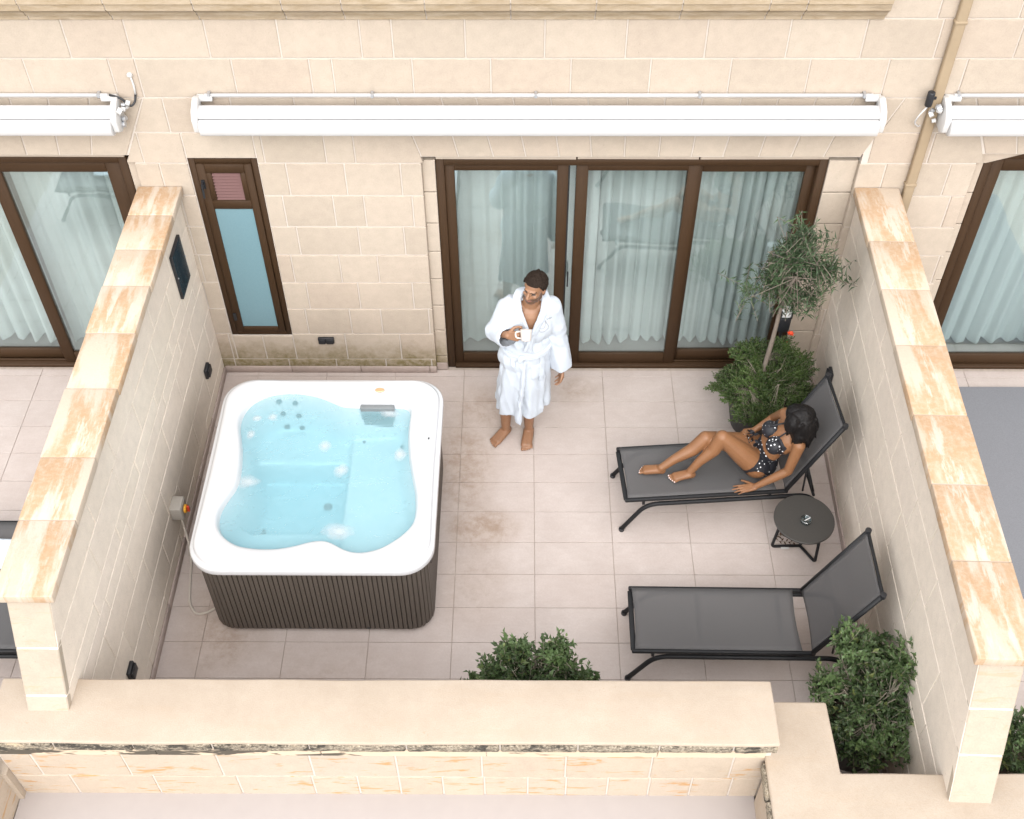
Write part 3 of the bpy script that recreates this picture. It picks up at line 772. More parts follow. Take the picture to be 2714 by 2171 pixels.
# skirting at the foot of the other wall
oR = Vector((2.415, YB, 0)); NR = Vector((_uR.y, -_uR.x, 0))
if NR.x > 0: NR = -NR
u = 0.0
while u < 3.7:
    e = min(u + 0.6, 3.75); v = [oR + _uR * q + NR * n + Vector((0, 0, z)) for z in (0, 0.075) for (q, n) in ((u + 0.002, 0.001), (e - 0.002, 0.001), (e - 0.002, 0.014), (u + 0.002, 0.014))]
    MB().add(v, [(0, 1, 2, 3), (7, 6, 5, 4), (0, 4, 5, 1), (1, 5, 6, 2), (2, 6, 7, 3), (3, 7, 4, 0)]).build("skirting_tile", M['skirting'], sk); u += 0.6

# ---------------------------------------------------------------- parapet in front
par = thing("parapet", "low cream rendered parapet with lichen-blackened edge across the front of the terrace", "parapet wall")
def wavy_slab(poly, z0, z1, name, mat, amp=0.006, seed=0, bevel=0.018):
    """slab with slightly uneven hand-made edges"""
    pts = []
    n = len(poly)
    for i in range(n):
        a, b = Vector(poly[i]), Vector(poly[(i + 1) % n]); k = max(1, int((b - a).length / 0.12))
        for t in range(k):
            q = a + (b - a) * t / k
            if t > 0:
                nrm = Vector((-(b - a).y, (b - a).x)).normalized(); q = q + nrm * amp * mnoise.noise(Vector((q.x * 2.1, q.y * 2.1, seed)))
            pts.append((q.x, q.y))
    m = MB().prism(pts, z0, z1, 'xy')
    return m.build(name, mat, par, bevel=bevel, seg=3)
ZP, YP0, YP1, XP0, XP1 = 1.25, -3.615, -4.015, -3.135, 1.352
wavy_slab([(XP0, YP1), (XP1, YP1), (XP1, YP0), (XP0, YP0)][::1], ZP - 0.03, ZP, "cap", M['render'], 0.010, 3, 0.012)
# lichen edge course, one stone after the other
xs = [XP0, -2.75, -2.3, -1.85, -1.30, -0.75, -0.22, 0.22, 0.68, 1.10, XP1]
for i, (a, b) in enumerate(zip(xs[:-1], xs[1:])):
    m = MB(); nx = 8
    for k in range(nx):
        x0, x1 = a + 0.004 + (b - a - 0.008) * k / nx, a + 0.004 + (b - a - 0.008) * (k + 1) / nx
    pts = []
    for k in range(nx + 1):
        x = a + 0.005 + (b - a - 0.010) * k / nx
        pts.append((x, YP1 - 0.004 + 0.009 * mnoise.noise(Vector((x * 9, 2, 1))) + 0.006 * mnoise.noise(Vector((x * 31, 2, 1)))))
    poly = pts + [(b - 0.005, YP1 + 0.2), (a + 0.005, YP1 + 0.2)]
    m = MB().prism(poly, ZP - 0.105, ZP - 0.031, 'xy'); m.build("edge_stone", M['lichen'], par, bevel=0.012, seg=2)
MB().box(XP0 + 0.01, XP1 - 0.01, YP1 + 0.012, YP1 + 0.19, ZP - 0.10, ZP - 0.032).build("edge_mortar", M['mortar'], par)
# moulding under the edge
YW = YP1 + 0.035
xs = [XP0, -2.2, -1.25, -0.3, 0.68, XP1 - 0.05]
for a, b in zip(xs[:-1], xs[1:]):
    MB().prism([(YW + 0.1, ZP - 0.225), (YW - 0.004, ZP - 0.225), (YW - 0.007, ZP - 0.19), (YW - 0.012, ZP - 0.15), (YW - 0.022, ZP - 0.108), (YW + 0.1, ZP - 0.108)], a + 0.003, b - 0.003).build("moulding_stone", M['moulding'], par)
XW0, XW1 = -3.135, 1.335
MB().box(XW0, XW1, YW + 0.006, YP0 - 0.02, -0.1, ZP - 0.031).build("wall_core", M['mortar'], par)
for (z0, z1, known) in ((0.735, 1.025, [-2.95, -2.42, -1.87, -1.33, -0.83, -0.33, 0.16, 0.66, 1.13]), (0.44, 0.735, [-2.8, -2.3, -1.80, -1.35, -1.08, -0.83, -0.57, -0.32, -0.06, 0.17, 0.42, 0.67, 0.92, 1.16])):
    k = [XW0] + known + [XW1]
    for a, b in zip(k[:-1], k[1:]): stone(par, rect(a, b, z0, z1), (0, YW, 0), UF, VF, NF, M['stone_patch'])
# return block and the nearer stretch beyond it
ZQ = 1.03
ret = [(1.30, -5.3), (4.8, -5.3), (4.8, -4.075), (1.722, -4.075), (1.715, -3.632), (1.30, -3.632)]
wavy_slab(ret, ZQ - 0.035, ZQ, "cap", M['render'], 0.008, 9, 0.015)
MB().prism([(1.315, -5.28), (4.8, -5.28), (4.8, -4.09), (1.705, -4.09), (1.700, -3.645), (1.36, -3.645), (1.36, -4.02), (1.315, -4.02)], -0.1, ZQ - 0.036, 'xy').build("wall_core", M['render'], par)
ys = [-3.99, -4.22, -4.5, -4.9, -5.3]
for a, b in zip(ys[:-1], ys[1:]):
    poly = []
    for k in range(9):
        yy = a - 0.006 + (b - a + 0.012) * k / 8; poly.append((1.285 + 0.008 * mnoise.noise(Vector((3, yy * 9, 5))), yy))
    MB().prism(poly + [(1.42, b + 0.006), (1.42, a - 0.006)], ZQ - 0.11, ZQ - 0.037, 'xy').build("edge_stone", M['lichen'], par, bevel=0.012, seg=2)
# mirrored return at the other side of the recess
MB().prism([(-3.9, -5.3), (-3.20, -5.3), (-3.165, -4.02), (-3.9, -4.02)], -0.1, ZQ - 0.036, 'xy').build("wall_core", M['stone_patch'], par)
wavy_slab([(-3.9, -5.3), (-3.215, -5.3), (-3.185, -4.03), (-3.9, -4.03)], ZQ - 0.035, ZQ + 0.005, "cap", M['lichen'], 0.012, 5, 0.015)
MB().box(-3.9, XP0 + 0.002, -4.02, -3.65, -0.1, ZQ - 0.2).build("wall_core", M['render'], par)
structure(MB().box(-3.16, 1.32, -5.35, YW + 0.02, 0.3, 0.488).build("lower_ledge", M['ledge']))
# ---------------------------------------------------------------- hot tub
tub = thing("hot_tub", "square hot tub with white acrylic rim and dark slatted cabinet", "hot tub", (-1.53, -1.72, 0))
TUBO = Vector((-1.53, -1.72, 0))
class TB(MB):
    def build(s, name, mat, parent=None, **kw):
        s.v = [(p[0] - TUBO.x, p[1] - TUBO.y, p[2]) for p in s.v]
        return MB.build(s, name, mat, parent, **kw)
WL = [(-2.2, -1.293), (-2.2, -1.203), (-2.179, -1.125), (-2.132, -1.046), (-2.053, -0.986), (-1.959, -0.953), (-1.831, -0.946), (-1.71, -0.965), (-1.607, -1.005), (-1.533, -1.044), (-1.46, -1.085), (-1.323, -1.095), (-1.176, -1.095), (-1.049, -1.095), (-0.960, -1.098), (-0.935, -1.125), (-0.936, -1.173), (-0.942, -1.238), (-0.943, -1.365), (-0.936, -1.465), (-0.917, -1.611), (-0.889, -1.755), (-0.856, -1.907), (-0.843, -2.055), (-0.849, -2.167), (-0.884, -2.244), (-0.967, -2.331), (-1.067, -2.406), (-1.188, -2.438), (-1.277, -2.428), (-1.351, -2.386), (-1.409, -2.343), (-1.472, -2.333), (-1.542, -2.344), (-1.643, -2.382), (-1.755, -2.407), (-1.887, -2.409), (-2.022, -2.389), (-2.122, -2.325), (-2.184, -2.249), (-2.206, -2.172), (-2.208, -2.083), (-2.178, -1.992), (-2.131, -1.888), (-2.119, -1.795), (-2.124, -1.676), (-2.139, -1.555), (-2.164, -1.431)]
ZWAT = 0.80
TC = Vector((-1.53, -1.68))
def resample_by_angle(poly, n, c):
    """radius of a star-shaped outline at n even angles"""
    out = []
    m = len(poly)
    for k in range(n):
        t = 2 * math.pi * k / n; d = Vector((math.cos(t), math.sin(t))); best = None
        for i in range(m):
            a = Vector(poly[i]) - c; b = Vector(poly[(i + 1) % m]) - c; e = b - a
            den = d.x * e.y - d.y * e.x
            if abs(den) < 1e-9: continue
            s = (a.x * e.y - a.y * e.x) / den; u = (a.x * d.y - a.y * d.x) / den
            if s > 0 and -1e-6 <= u <= 1 + 1e-6: best = s if best is None else max(best, s)
        out.append(best)
    return out
NA = 192
rin = resample_by_angle(WL, NA, TC)
for _ in range(3): rin = [(rin[k - 1] + 2 * rin[k] + rin[(k + 1) % NA]) / 4 for k in range(NA)]
OUT = rrect(-2.362, -0.692, -2.598, -0.842, 0.225, 10)
rout = resample_by_angle(OUT, NA, TC)
def seat_z(x, y):
    """height of the moulded shell under water"""
    s = 0.47
    # footwell
    fw = smoothstep(-2.20, -2.10, x) * smoothstep(-1.36, -1.46, x) * smoothstep(-1.36, -1.41, y) * smoothstep(-2.02, -1.92, y)
    # rounded head of the well
    s = s + (0.26 - s) * fw
    # flat bench on the far side of the well
    b = smoothstep(-1.42, -1.39, x)
    s = max(s, 0.53 * b + s * (1 - b)) if b > 0 else s
    # step towards the front
    f = smoothstep(-1.96, -2.03, y) * (1 - b); s = s + (0.42 - s) * f
    return s
v = []; f = []
rings = []
def ring(fn): rings.append([fn(k, math.cos(2 * math.pi * k / NA), math.sin(2 * math.pi * k / NA)) for k in range(NA)])
# outside lip up and over
for (dr, z) in ((-0.03, 0.795), (-0.004, 0.793), (0.0, 0.80), (0.0, 0.835), (-0.004, 0.848), (-0.012, 0.853), (-0.030, 0.852), (-0.034, 0.860), (-0.038, 0.876), (-0.048, 0.885), (-0.065, 0.888)):
    ring(lambda k, c, s, dr=dr, z=z: (TC.x + (rout[k] + dr) * c, TC.y + (rout[k] + dr) * s, z))
rr0 = [o - 0.065 for o in rout]
for t in (0.15, 0.3, 0.45, 0.6, 0.75, 0.88):
    ring(lambda k, c, s, t=t: (TC.x + (rr0[k] + (rin[k] + 0.028 - rr0[k]) * t) * c, TC.y + (rr0[k] + (rin[k] + 0.028 - rr0[k]) * t) * s, 0.888 - 0.018 * smoothstep(0, 1, t) + 0.004 * math.sin(t * math.pi)))
for (dr, z) in ((0.030, 0.866), (0.018, 0.856), (0.009, 0.838), (0.003, 0.815), (-0.003, 0.79)):
    ring(lambda k, c, s, dr=dr, z=z: (TC.x + (rin[k] + dr) * c, TC.y + (rin[k] + dr) * s, z))
NS = 46
for i in range(1, NS + 1):
    t = i / NS
    def under(k, c, s, t=t):
        r = (rin[k] - 0.003) * (1 - t); x, y = TC.x + r * c, TC.y + r * s
        wall = smoothstep(-0.012, 0.105, (rin[k] - r))
        return (x, y, 0.79 + (seat_z(x, y) - 0.79) * wall)
    if i < NS: ring(under)
n = len(rings)
v = [p for g in rings for p in g]
f = [(i * NA + k, i * NA + (k + 1) % NA, (i + 1) * NA + (k + 1) % NA, (i + 1) * NA + k) for i in range(n - 1) for k in range(NA)]
f.append(tuple((n - 1) * NA + k for k in range(NA)))
sh = TB(); sh.add(v, f); shell = sh.build("shell", M['acrylic'], tub, smooth=True)
# water body
wt = TB(); wv = [(TC.x + (rin[k] + 0.006) * math.cos(2 * math.pi * k / NA), TC.y + (rin[k] + 0.006) * math.sin(2 * math.pi * k / NA)) for k in range(NA)]
wt.prism(wv, 0.10, ZWAT, 'xy'); wt.build("water", M['water'], tub)
# bright cloud reflections painted as pale soft-edged discs on the water
def glint_mat():
    t = NT("painted_cloud_glint"); tc = t.node("ShaderNodeTexCoord"); ln_ = t.node("ShaderNodeVectorMath", operation='LENGTH'); mp_ = t.node("ShaderNodeMapping"); t.l.new(tc.outputs['Generated'], mp_.inputs[0]); mp_.inputs['Location'].default_value = (-1, -1, 0); mp_.inputs['Scale'].default_value = (2, 2, 0)
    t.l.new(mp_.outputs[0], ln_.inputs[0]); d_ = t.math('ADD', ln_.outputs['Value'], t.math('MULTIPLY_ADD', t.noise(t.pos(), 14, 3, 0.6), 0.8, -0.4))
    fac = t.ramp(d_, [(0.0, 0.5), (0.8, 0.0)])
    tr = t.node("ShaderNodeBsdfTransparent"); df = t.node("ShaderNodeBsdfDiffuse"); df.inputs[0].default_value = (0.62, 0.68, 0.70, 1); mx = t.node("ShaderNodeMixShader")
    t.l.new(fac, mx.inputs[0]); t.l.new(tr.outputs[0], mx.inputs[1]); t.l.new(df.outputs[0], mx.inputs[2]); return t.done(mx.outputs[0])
M['painted_glint'] = glint_mat()
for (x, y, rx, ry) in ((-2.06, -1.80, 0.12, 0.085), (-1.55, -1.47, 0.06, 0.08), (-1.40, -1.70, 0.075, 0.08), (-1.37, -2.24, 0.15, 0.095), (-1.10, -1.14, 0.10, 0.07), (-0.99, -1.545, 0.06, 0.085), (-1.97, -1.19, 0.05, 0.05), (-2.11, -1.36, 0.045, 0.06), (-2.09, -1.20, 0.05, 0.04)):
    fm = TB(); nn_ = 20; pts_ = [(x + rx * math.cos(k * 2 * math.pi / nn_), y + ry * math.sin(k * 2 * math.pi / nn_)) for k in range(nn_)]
    fm.prism(pts_, ZWAT + 0.001, ZWAT + 0.004, 'xy'); fm.build("painted_glint", M['painted_glint'], tub)
# cabinet of upright slats
def cab_path():
    pts = rrect(-2.318, -0.738, -2.548, -0.90, 0.16, 5)
    return pts
cp = cab_path(); per = []
for i in range(len(cp)):
    a, b = Vector(cp[i]), Vector(cp[(i + 1) % len(cp)]); per.append((a, b, (b - a).length))
tot = sum(q[2] for q in per); ns = int(round(tot / 0.034)); step = tot / ns
def along(s):
    s %= tot
    for a, b, l in per:
        if s <= l: return a + (b - a) * (s / l), (b - a).normalized()
        s -= l
    return per[-1][1], (per[-1][1] - per[-1][0]).normalized()
cabinet = TB(); _cq = [(p[0] * 1.0 - (p[0] - TC.x) * 0.012, p[1] - (p[1] - TC.y) * 0.012) for p in cp]
_nc = len(_cq); cabinet.add([(*p, 0.03) for p in _cq] + [(*p, 0.80) for p in _cq], [(i, (i + 1) % _nc, _nc + (i + 1) % _nc, _nc + i) for i in range(_nc)]); cab = cabinet.build("cabinet", M['cabinet'], tub)
slat_me = {}
for i in range(ns):
    p, d = along((i + 0.5) * step); nrm = Vector((d.y, -d.x))
    if nrm.dot(p - TC) < 0: nrm = -nrm
    if nrm.y > 0.6: continue                    # the side towards the facade is not seen
    w2 = step / 2 - 0.0012
    key = 's'
    if key not in slat_me:
        m = MB(); m.prism([(-w2, -0.004), (-w2 + 0.003, 0.006), (w2 - 0.003, 0.006), (w2, -0.004)], 0.045, 0.795, 'xy'); slat_me[key] = m.mesh("slat"); slat_me[key].materials.append(M['slat'])
    o = link("slat", slat_me[key], None, tub, (p.x - TUBO.x, p.y - TUBO.y, 0)); o.rotation_euler = (0, 0, math.atan2(-nrm.x, nrm.y))
bs = TB(); bs.prism(rrect(-2.29, -0.765, -2.525, -0.92, 0.15, 5), 0.0, 0.04, 'xy'); bs.build("base_tray", M['black'], tub)
for (x, y) in ((-1.20, -2.552), (-1.62, -2.552)):
    t_ = TB(); t_.box(x - 0.01, x + 0.01, y - 0.004, y + 0.004, 0.05, 0.07); t_.build("screw_cap", M['black'], tub)
# fittings
for (x, y) in ((-1.962, -0.978), (-1.842, -0.974), (-1.944, -1.003), (-1.826, -1.0), (-1.926, -1.03), (-1.812, -1.028)):
    yy = y; j = TB()
    # distance from the rim gives the height of the seat back here
    a = math.atan2(yy - TC.y, x - TC.x) % (2 * math.pi); k = int(a / (2 * math.pi) * NA) % NA
    dist = rin[k] - (Vector((x, yy)) - TC).length; z = 0.79 + (seat_z(x, yy) - 0.79) * smoothstep(-0.012, 0.105, dist)
    j.lathe([(0.001, -0.018), (0.014, -0.014), (0.02, -0.006), (0.021, 0.004), (0.015, 0.012), (0.006, 0.009)], (x, yy - 0.004, z), 14); j.build("jet", M['jet'], tub, smooth=False)
for (x, y, r) in ((-1.574, -1.62, 0.034), (-2.04, -1.86, 0.03), (-1.00, -1.25, 0.028), (-1.31, -1.20, 0.012)):
    j = TB(); z = seat_z(x, y); j.lathe([(r, -0.03), (r, 0.006), (r * 0.7, 0.012), (r * 0.3, 0.004)], (x, y, z), 16); j.build("jet", M['jet'], tub)
# weir filter in the far wall
fb = TB(); fb.box(-1.318, -1.062, -1.125, -1.06, 0.60, 0.838); fl = fb.build("filter_housing", M['filter'], tub, bevel=0.006)
for k in range(7):
    g = TB(); g.box(-1.30, -1.08, -1.138, -1.131, 0.61 + k * 0.026, 0.625 + k * 0.026); g.build("grille_bar", M['jet'], fl); 
for o in [x for x in COL.objects if x.parent == fl]: o.location = (0, 0, 0)
lg = TB(); lg.lathe([(0.036, 0.0), (0.036, 0.004), (0.030, 0.007), (0.0, 0.007)], (0, 0, 0), 24, close=False); lg.v = [(p[0] - 1.176, p[1] * 0.62 - 0.985, p[2] + 0.886) for p in lg.v]; lg.build("badge", M['logo'], tub)
ct = TB(); ct.lathe([(0.026, 0.0), (0.026, 0.005), (0.022, 0.008), (0.0, 0.008)], (0, 0, 0), 24, close=False); ct.v = [(p[0] - 0.778, p[1] * 1.7 - 1.462, p[2] + 0.886) for p in ct.v]; co = ct.build("control_panel", M['panel_grey'], tub)
cb = TB(); cb.box(-0.783, -0.773, -1.478, -1.462, 0.894, 0.8965); cb.build("button", M['black'], co); 
for o in [x for x in COL.objects if x.parent == co]: o.location = (0, 0, 0)
cl = TB(); cl.box(-0.735, -0.728, -1.55, -1.49, 0.55, 0.80); cl.build("cover_clip", M['black'], tub)
cl = TB(); cl.box(-0.735, -0.728, -2.36, -2.32, 0.60, 0.66); cl.build("cover_clip", M['black'], tub)

# ---------------------------------------------------------------- awnings
def awning(x0, x1, label, yo, motor_left):
    a = thing("awning_cassette", label, "awning", ((x0 + x1) / 2, YB, 0), group="retracted awnings on the facade")
    ox = (x0 + x1) / 2
    class AB(MB):
        def build(s, name, mat, parent=None, **kw):
            s.v = [(p[0] - ox, p[1] - YB, p[2]) for p in s.v]; return MB.build(s, name, mat, parent, **kw)
    def prof(P, q0, q1, nm, mat, bv=0.0):
        b = AB(); b.prism(P, q0, q1); return b.build(nm, mat, a, bevel=bv, seg=2)
    # hood over the roller, then the front rail below it
    prof([(YB - 0.045, 2.735), (YB - 0.10, 2.768), (YB - 0.165, 2.752), (YB - 0.185, 2.72), (YB - 0.178, 2.706), (YB - 0.05, 2.69)], x0 + 0.03, x1 - 0.03, "hood", M['white_metal'], 0.006)
    prof([(YB - 0.06, 2.688), (YB - 0.176, 2.704), (YB - 0.196, 2.714), (YB - 0.226, 2.695), (YB - 0.238, 2.65), (YB - 0.226, 2.605), (YB - 0.19, 2.580), (YB - 0.10, 2.575), (YB - 0.06, 2.60)], x0 + 0.045, x1 - 0.045, "front_rail", M['white_metal'], 0.008)
    for q in (x0, x1 - 0.045):
        prof([(YB - 0.02, 2.60), (YB - 0.02, 2.80), (YB - 0.08, 2.815), (YB - 0.175, 2.77), (YB - 0.21, 2.71), (YB - 0.20, 2.615), (YB - 0.14, 2.58)], q, q + 0.043, "end_bracket", M['white_cap'], 0.008)
    b = AB(); b.tube([(x0 + 0.08, YB - 0.026, 2.802), (x1 - 0.08, YB - 0.026, 2.802)], 0.013, 10); b.build("torsion_bar", M['white_metal'], a, smooth=True)
    for q in [x0 + 0.1 + (x1 - x0 - 0.25) * k / 4 for k in range(5)]:
        b = AB(); b.box(q, q + 0.018, YB - 0.045, YB - 0.004, 2.79, 2.822); b.build("clip", M['steel'], a)
    for q in (x0 + 0.02, x1 - 0.13):
        b = AB(); b.box(q, q + 0.11, YB - 0.05, YB - 0.003, 2.765, 2.80); b.build("bar_bracket", M['white_cap'], a, bevel=0.004)
    if motor_left != 0:
        q = x0 - 0.03 if motor_left > 0 else x1 + 0.03
        for k in range(7):
            rr_ = random.Random(k + int(x0 * 10)); b = AB(); cx = q + rr_.uniform(-.03, .03); cy = YB - rr_.uniform(.04, .15); cz = rr_.uniform(2.62, 2.77)
            b.tube([(cx - 0.012, cy, cz), (cx + 0.014, cy, cz + rr_.uniform(-.02, .02))], rr_.uniform(0.012, 0.026), 8); b.build("gear_part", M['white_cap' if k % 3 else 'steel'], a)
    return a
awning(-2.385, 2.40, "long white retracted awning cassette above the central glass door", 0, 0)
awning(-6.3, -2.90, "white retracted awning cassette cut off by the picture's left edge", 0, -1)
awning(2.80, 6.3, "white retracted awning cassette right of the downpipe", 0, 1)
w_ = thing("awning_cable", "dark and white cable drooping from the left awning end to the wall", "cable")
MB().tube(fillet([(-2.96, YB - 0.05, 2.82), (-2.88, YB - 0.06, 2.80), (-2.83, YB - 0.06, 2.73), (-2.80, YB - 0.04, 2.75), (-2.79, YB - 0.015, 2.80)], 0.03), 0.008, 8).build("dark_lead", M['black'], w_, smooth=True)
MB().tube(fillet([(-2.79, YB - 0.015, 2.80), (-2.785, YB - 0.012, 2.88), (-2.795, YB - 0.006, 2.945)], 0.03), 0.007, 8).build("white_lead", M['white_cap'], w_, smooth=True)
MB().lathe([(0.02, 0), (0.02, 0.012), (0.012, 0.02)], (-2.795, YB - 0.01, 2.945), 12).build("grommet", M['white_cap'], w_)

# ---------------------------------------------------------------- downpipe
dp = thing("downpipe", "beige painted downpipe on the facade beside the dividing wall", "drainpipe", (2.765, YB, 0))
MB().box(-0.036, 0.036, -0.052, -0.003, 0.0, 5.2).build("pipe", M['pipe'], dp, bevel=0.012, seg=3)
for z in (0.6, 2.05, 3.36):
    MB().box(-0.042, 0.042, -0.056, -0.0025, z - 0.012, z + 0.012).build("bracket", M['pipe'], dp, bevel=0.006)
sp = thing("black_sensor", "small black sensor clipped to the downpipe above the awning", "sensor", (2.70, YB, 2.80))
MB().tube([(0, -0.075, -0.05), (0, -0.075, 0.06)], 0.026, 12).build("body", M['black'], sp, bevel=0.006)
MB().box(-0.01, 0.05, -0.062, -0.053, -0.01, 0.01).build("clip", M['black'], sp)
MB().tube(fillet([(0, -0.08, -0.05), (-0.05, -0.09, -0.12), (-0.055, -0.06, -0.2), (0.0, -0.02, -0.26), (0.03, 0.02, -0.26)], 0.05), 0.006, 6).build("lead", M['white_cap'], sp, smooth=True)

# ---------------------------------------------------------------- small wall fittings
def socket(loc, face, w, h, label, n=1, group="black outdoor sockets"):
    """face: unit normal of the wall"""
    ang = math.atan2(-face[0], face[1]) + math.pi
    s = thing("outdoor_socket", label, "socket", loc, ang, group)
    MB().box(-w / 2, w / 2, -0.028, -0.001, -h / 2, h / 2).build("back_box", M['black'], s, bevel=0.006)
    for k in range(n):
        c = (k - (n - 1) / 2) * w / n
        MB().box(c - w / n * 0.42, c + w / n * 0.42, -0.042, -0.029, -h * 0.38, h * 0.40).build("flap", M['black'], s, bevel=0.004)
        MB().tube([(c - w / n * 0.3, -0.038, h * 0.40), (c + w / n * 0.3, -0.038, h * 0.40)], 0.004, 6).build("hinge", M['black'], s)
    return s
socket((-1.76, YB, 0.398), (0, -1), 0.135, 0.062, "small double black outdoor socket low on the facade above the hot tub", 2)
socket((-2.69, -0.392, 0.475), (1, 0), 0.105, 0.10, "black outdoor socket on the dividing wall near the narrow window corner")
socket((-2.69, -3.145, 0.485), (1, 0), 0.105, 0.10, "black outdoor socket low on the dividing wall just behind the parapet")
socket((2.398, -0.49, 0.54), (-1, 0.028), 0.10, 0.105, "black outdoor socket beside the head of the reclining woman's lounger")
pn = thing("wall_panel", "dark glossy square panel hung on the dividing wall beside the narrow window", "panel", (-2.69, -0.335, 1.545), R(90))
MB().box(-0.135, 0.135, -0.024, -0.001, -0.205, 0.205).build("casing", M['black'], pn, bevel=0.003)
M['panel_face'] = plain("dark_blue_glass", (0.012, 0.035, 0.05), 0.12, 0.1, 8)
MB().box(-0.122, 0.122, -0.027, -0.0245, -0.192, 0.192).build("face", M['panel_face'], pn)
for s in (-1, 1): MB().tube([(s * 0.128, -0.03, 0), (s * 0.128, -0.02, 0)], 0.006, 8).build("screw", M['steel'], pn)
iso = thing("isolator_switch", "grey isolator box with yellow rotary switch on the wall beside the hot tub", "switch box", (-2.69, -1.78, 0.455), R(90))
MB().box(-0.065, 0.065, -0.09, -0.001, -0.065, 0.065).build("box", M['pvc_grey'], iso, bevel=0.008)
MB().box(-0.055, 0.055, -0.0935, -0.0905, -0.055, 0.055).build("lid", M['pvc_grey'], iso)
kn = MB(); kn.lathe([(0.034, 0), (0.034, 0.012), (0.03, 0.016), (0, 0.016)], (0, 0, 0), 20, close=False); kn.v = [(p[0], -0.094 - p[2], p[1] - 0.005) for p in kn.v]; kn.build("dial", M['yellow'], iso)
MB().box(-0.008, 0.008, -0.13, -0.111, -0.035, 0.025).build("lever", M['red'], iso, bevel=0.003)
MB().tube([(0.0, -0.045, -0.065), (0, -0.045, -0.085)], 0.012, 8).build("gland", M['black'], iso)
cb = tag(MB().tube(fillet([(-2.645, -1.78, 0.385), (-2.64, -1.80, 0.25), (-2.62, -1.86, 0.10), (-2.60, -1.98, 0.012), (-2.58, -2.15, 0.010), (-2.55, -2.33, 0.010), (-2.48, -2.42, 0.010), (-2.40, -2.40, 0.012), (-2.30, -2.33, 0.02)], 0.12), 0.009, 8).build("power_cable", M['cable'], None, smooth=True), "pale cable looping over the tiles from the isolator box to the hot tub", "cable")

# ---------------------------------------------------------------- sun loungers
def make_lounger(label):
    L = thing("sun_lounger", label, "sun lounger", group="grey sling sun loungers")
    W = 0.265; HX = 1.235; SZ = 0.365; BA = R(66.5); BL = 0.775
    for s in (-1, 1):
        y = s * (W - 0.014)
        MB().box(0.0, HX + 0.01, y - 0.014, y + 0.014, SZ - 0.022, SZ + 0.008).build("side_rail", M['alu'], L, bevel=0.008)
        pts = fillet([(-0.005, s * W, 0.018), (0.165, y * 1.02, 0.30), (1.42, y * 1.02, 0.30), (1.60, s * W, 0.018)], 0.10, 8)
        MB().tube(pts, 0.0175, 10).build("leg_tube", M['alu'], L, smooth=True)
        MB().box(0.135, 0.155, y - 0.008, y + 0.008, 0.30, SZ - 0.02).build("rail_post", M['alu'], L)
        MB().box(1.10, 1.12, y - 0.008, y + 0.008, 0.30, SZ - 0.02).build("rail_post", M['alu'], L)
        for fx in (-0.005, 1.60): MB().lathe([(0.022, 0.0), (0.022, 0.022), (0.018, 0.026)], (fx, s * W, 0), 12).build("foot_cap", M['black'], L)
        # backrest side
        c, sn = math.cos(BA), math.sin(BA)
        a = Vector((HX - 0.01, y, SZ)); b = a + Vector((c, 0, sn)) * BL
        MB().tube([a, b], 0.0165, 10).build("back_rail", M['alu'], L, smooth=True)
        MB().lathe([(0.0, -0.002), (0.021, 0.0), (0.021, 0.03), (0, 0.032)], (b.x, b.y, b.z - 0.012), 12, close=False).build("end_cap", M['black'], L)
        # prop with notches
        q = a + Vector((c, 0, sn)) * 0.30
        MB().tube([q, (HX + 0.22, y * 0.9, 0.305)], 0.009, 8).build("prop", M['alu'], L, smooth=True)
        MB().tube([q + Vector((0, -s * 0.01, 0)), (HX + 0.14, y * 0.86, 0.305)], 0.008, 8).build("prop", M['alu'], L, smooth=True)
    for x in (0.012, 0.48, 1.04):
        MB().box(x - 0.018, x + 0.018, -W + 0.028, W - 0.028, SZ - 0.03, SZ - 0.012).build("cross_bar", M['alu'], L, bevel=0.005)
    MB().tube([(1.45, -W, 0.30), (1.45, W, 0.30)], 0.012, 8).build("cross_bar", M['alu'], L)
    def sling(o, U, V, n0, name, lx, sag, fold):
        nx, ny = 24, 12; v = []; f = []
        for i in range(nx + 1):
            for j in range(ny + 1):
                u, w = i / nx, j / ny
                d = -sag * math.sin(math.pi * w) * (0.35 + 0.65 * math.sin(math.pi * min(1, max(0, u)))) 
                yy = (w - 0.5) * 2 * (W - 0.02)
                inn = 0.012 * math.sin(math.pi * w)       # the ends bow in slightly
                uu = u * lx + (inn if i == 0 else (-inn if i == nx else 0))
                v.append(o + U * uu + Vector((0, yy, 0)) + V * (n0 + d))
        for i in range(nx):
            for j in range(ny): q = i * (ny + 1) + j; f.append((q, q + 1, q + ny + 2, q + ny + 1))
        m = MB(); m.add(v, f); o_ = m.build(name, M['sling'], L, smooth=True)
        md = o_.modifiers.new("thickness", 'SOLIDIFY'); md.thickness = 0.003; md.offset = 0
        return o_
    sling(Vector((0.02, 0, SZ)), Vector((1, 0, 0)), Vector((0, 0, 1)), 0.012, "seat_sling", HX - 0.10, 0.016, 0)
    U = Vector((math.cos(BA), 0, math.sin(BA))); V = Vector((-math.sin(BA), 0, math.cos(BA)))
    sling(Vector((HX + 0.0, 0, SZ)), U, V, 0.017, "back_sling", BL - 0.01, 0.014, 0)
    MB().tube([Vector((HX - 0.01, -W + .014, SZ)) + U * BL, Vector((HX - 0.01, W - .014, SZ)) + U * BL], 0.012, 8).build("top_bar", M['alu'], L)
    return L
l2 = make_lounger("empty grey sling sun lounger nearest the parapet"); l2.location = (0.655, -2.655, 0)
index_kids()
l1 = copy_tree(l2); l1["label"] = "grey sling sun lounger that the woman in the bikini reclines on"
l1.location = (0.660, -1.372, 0); l1.rotation_euler = (0, 0, R(4.4))
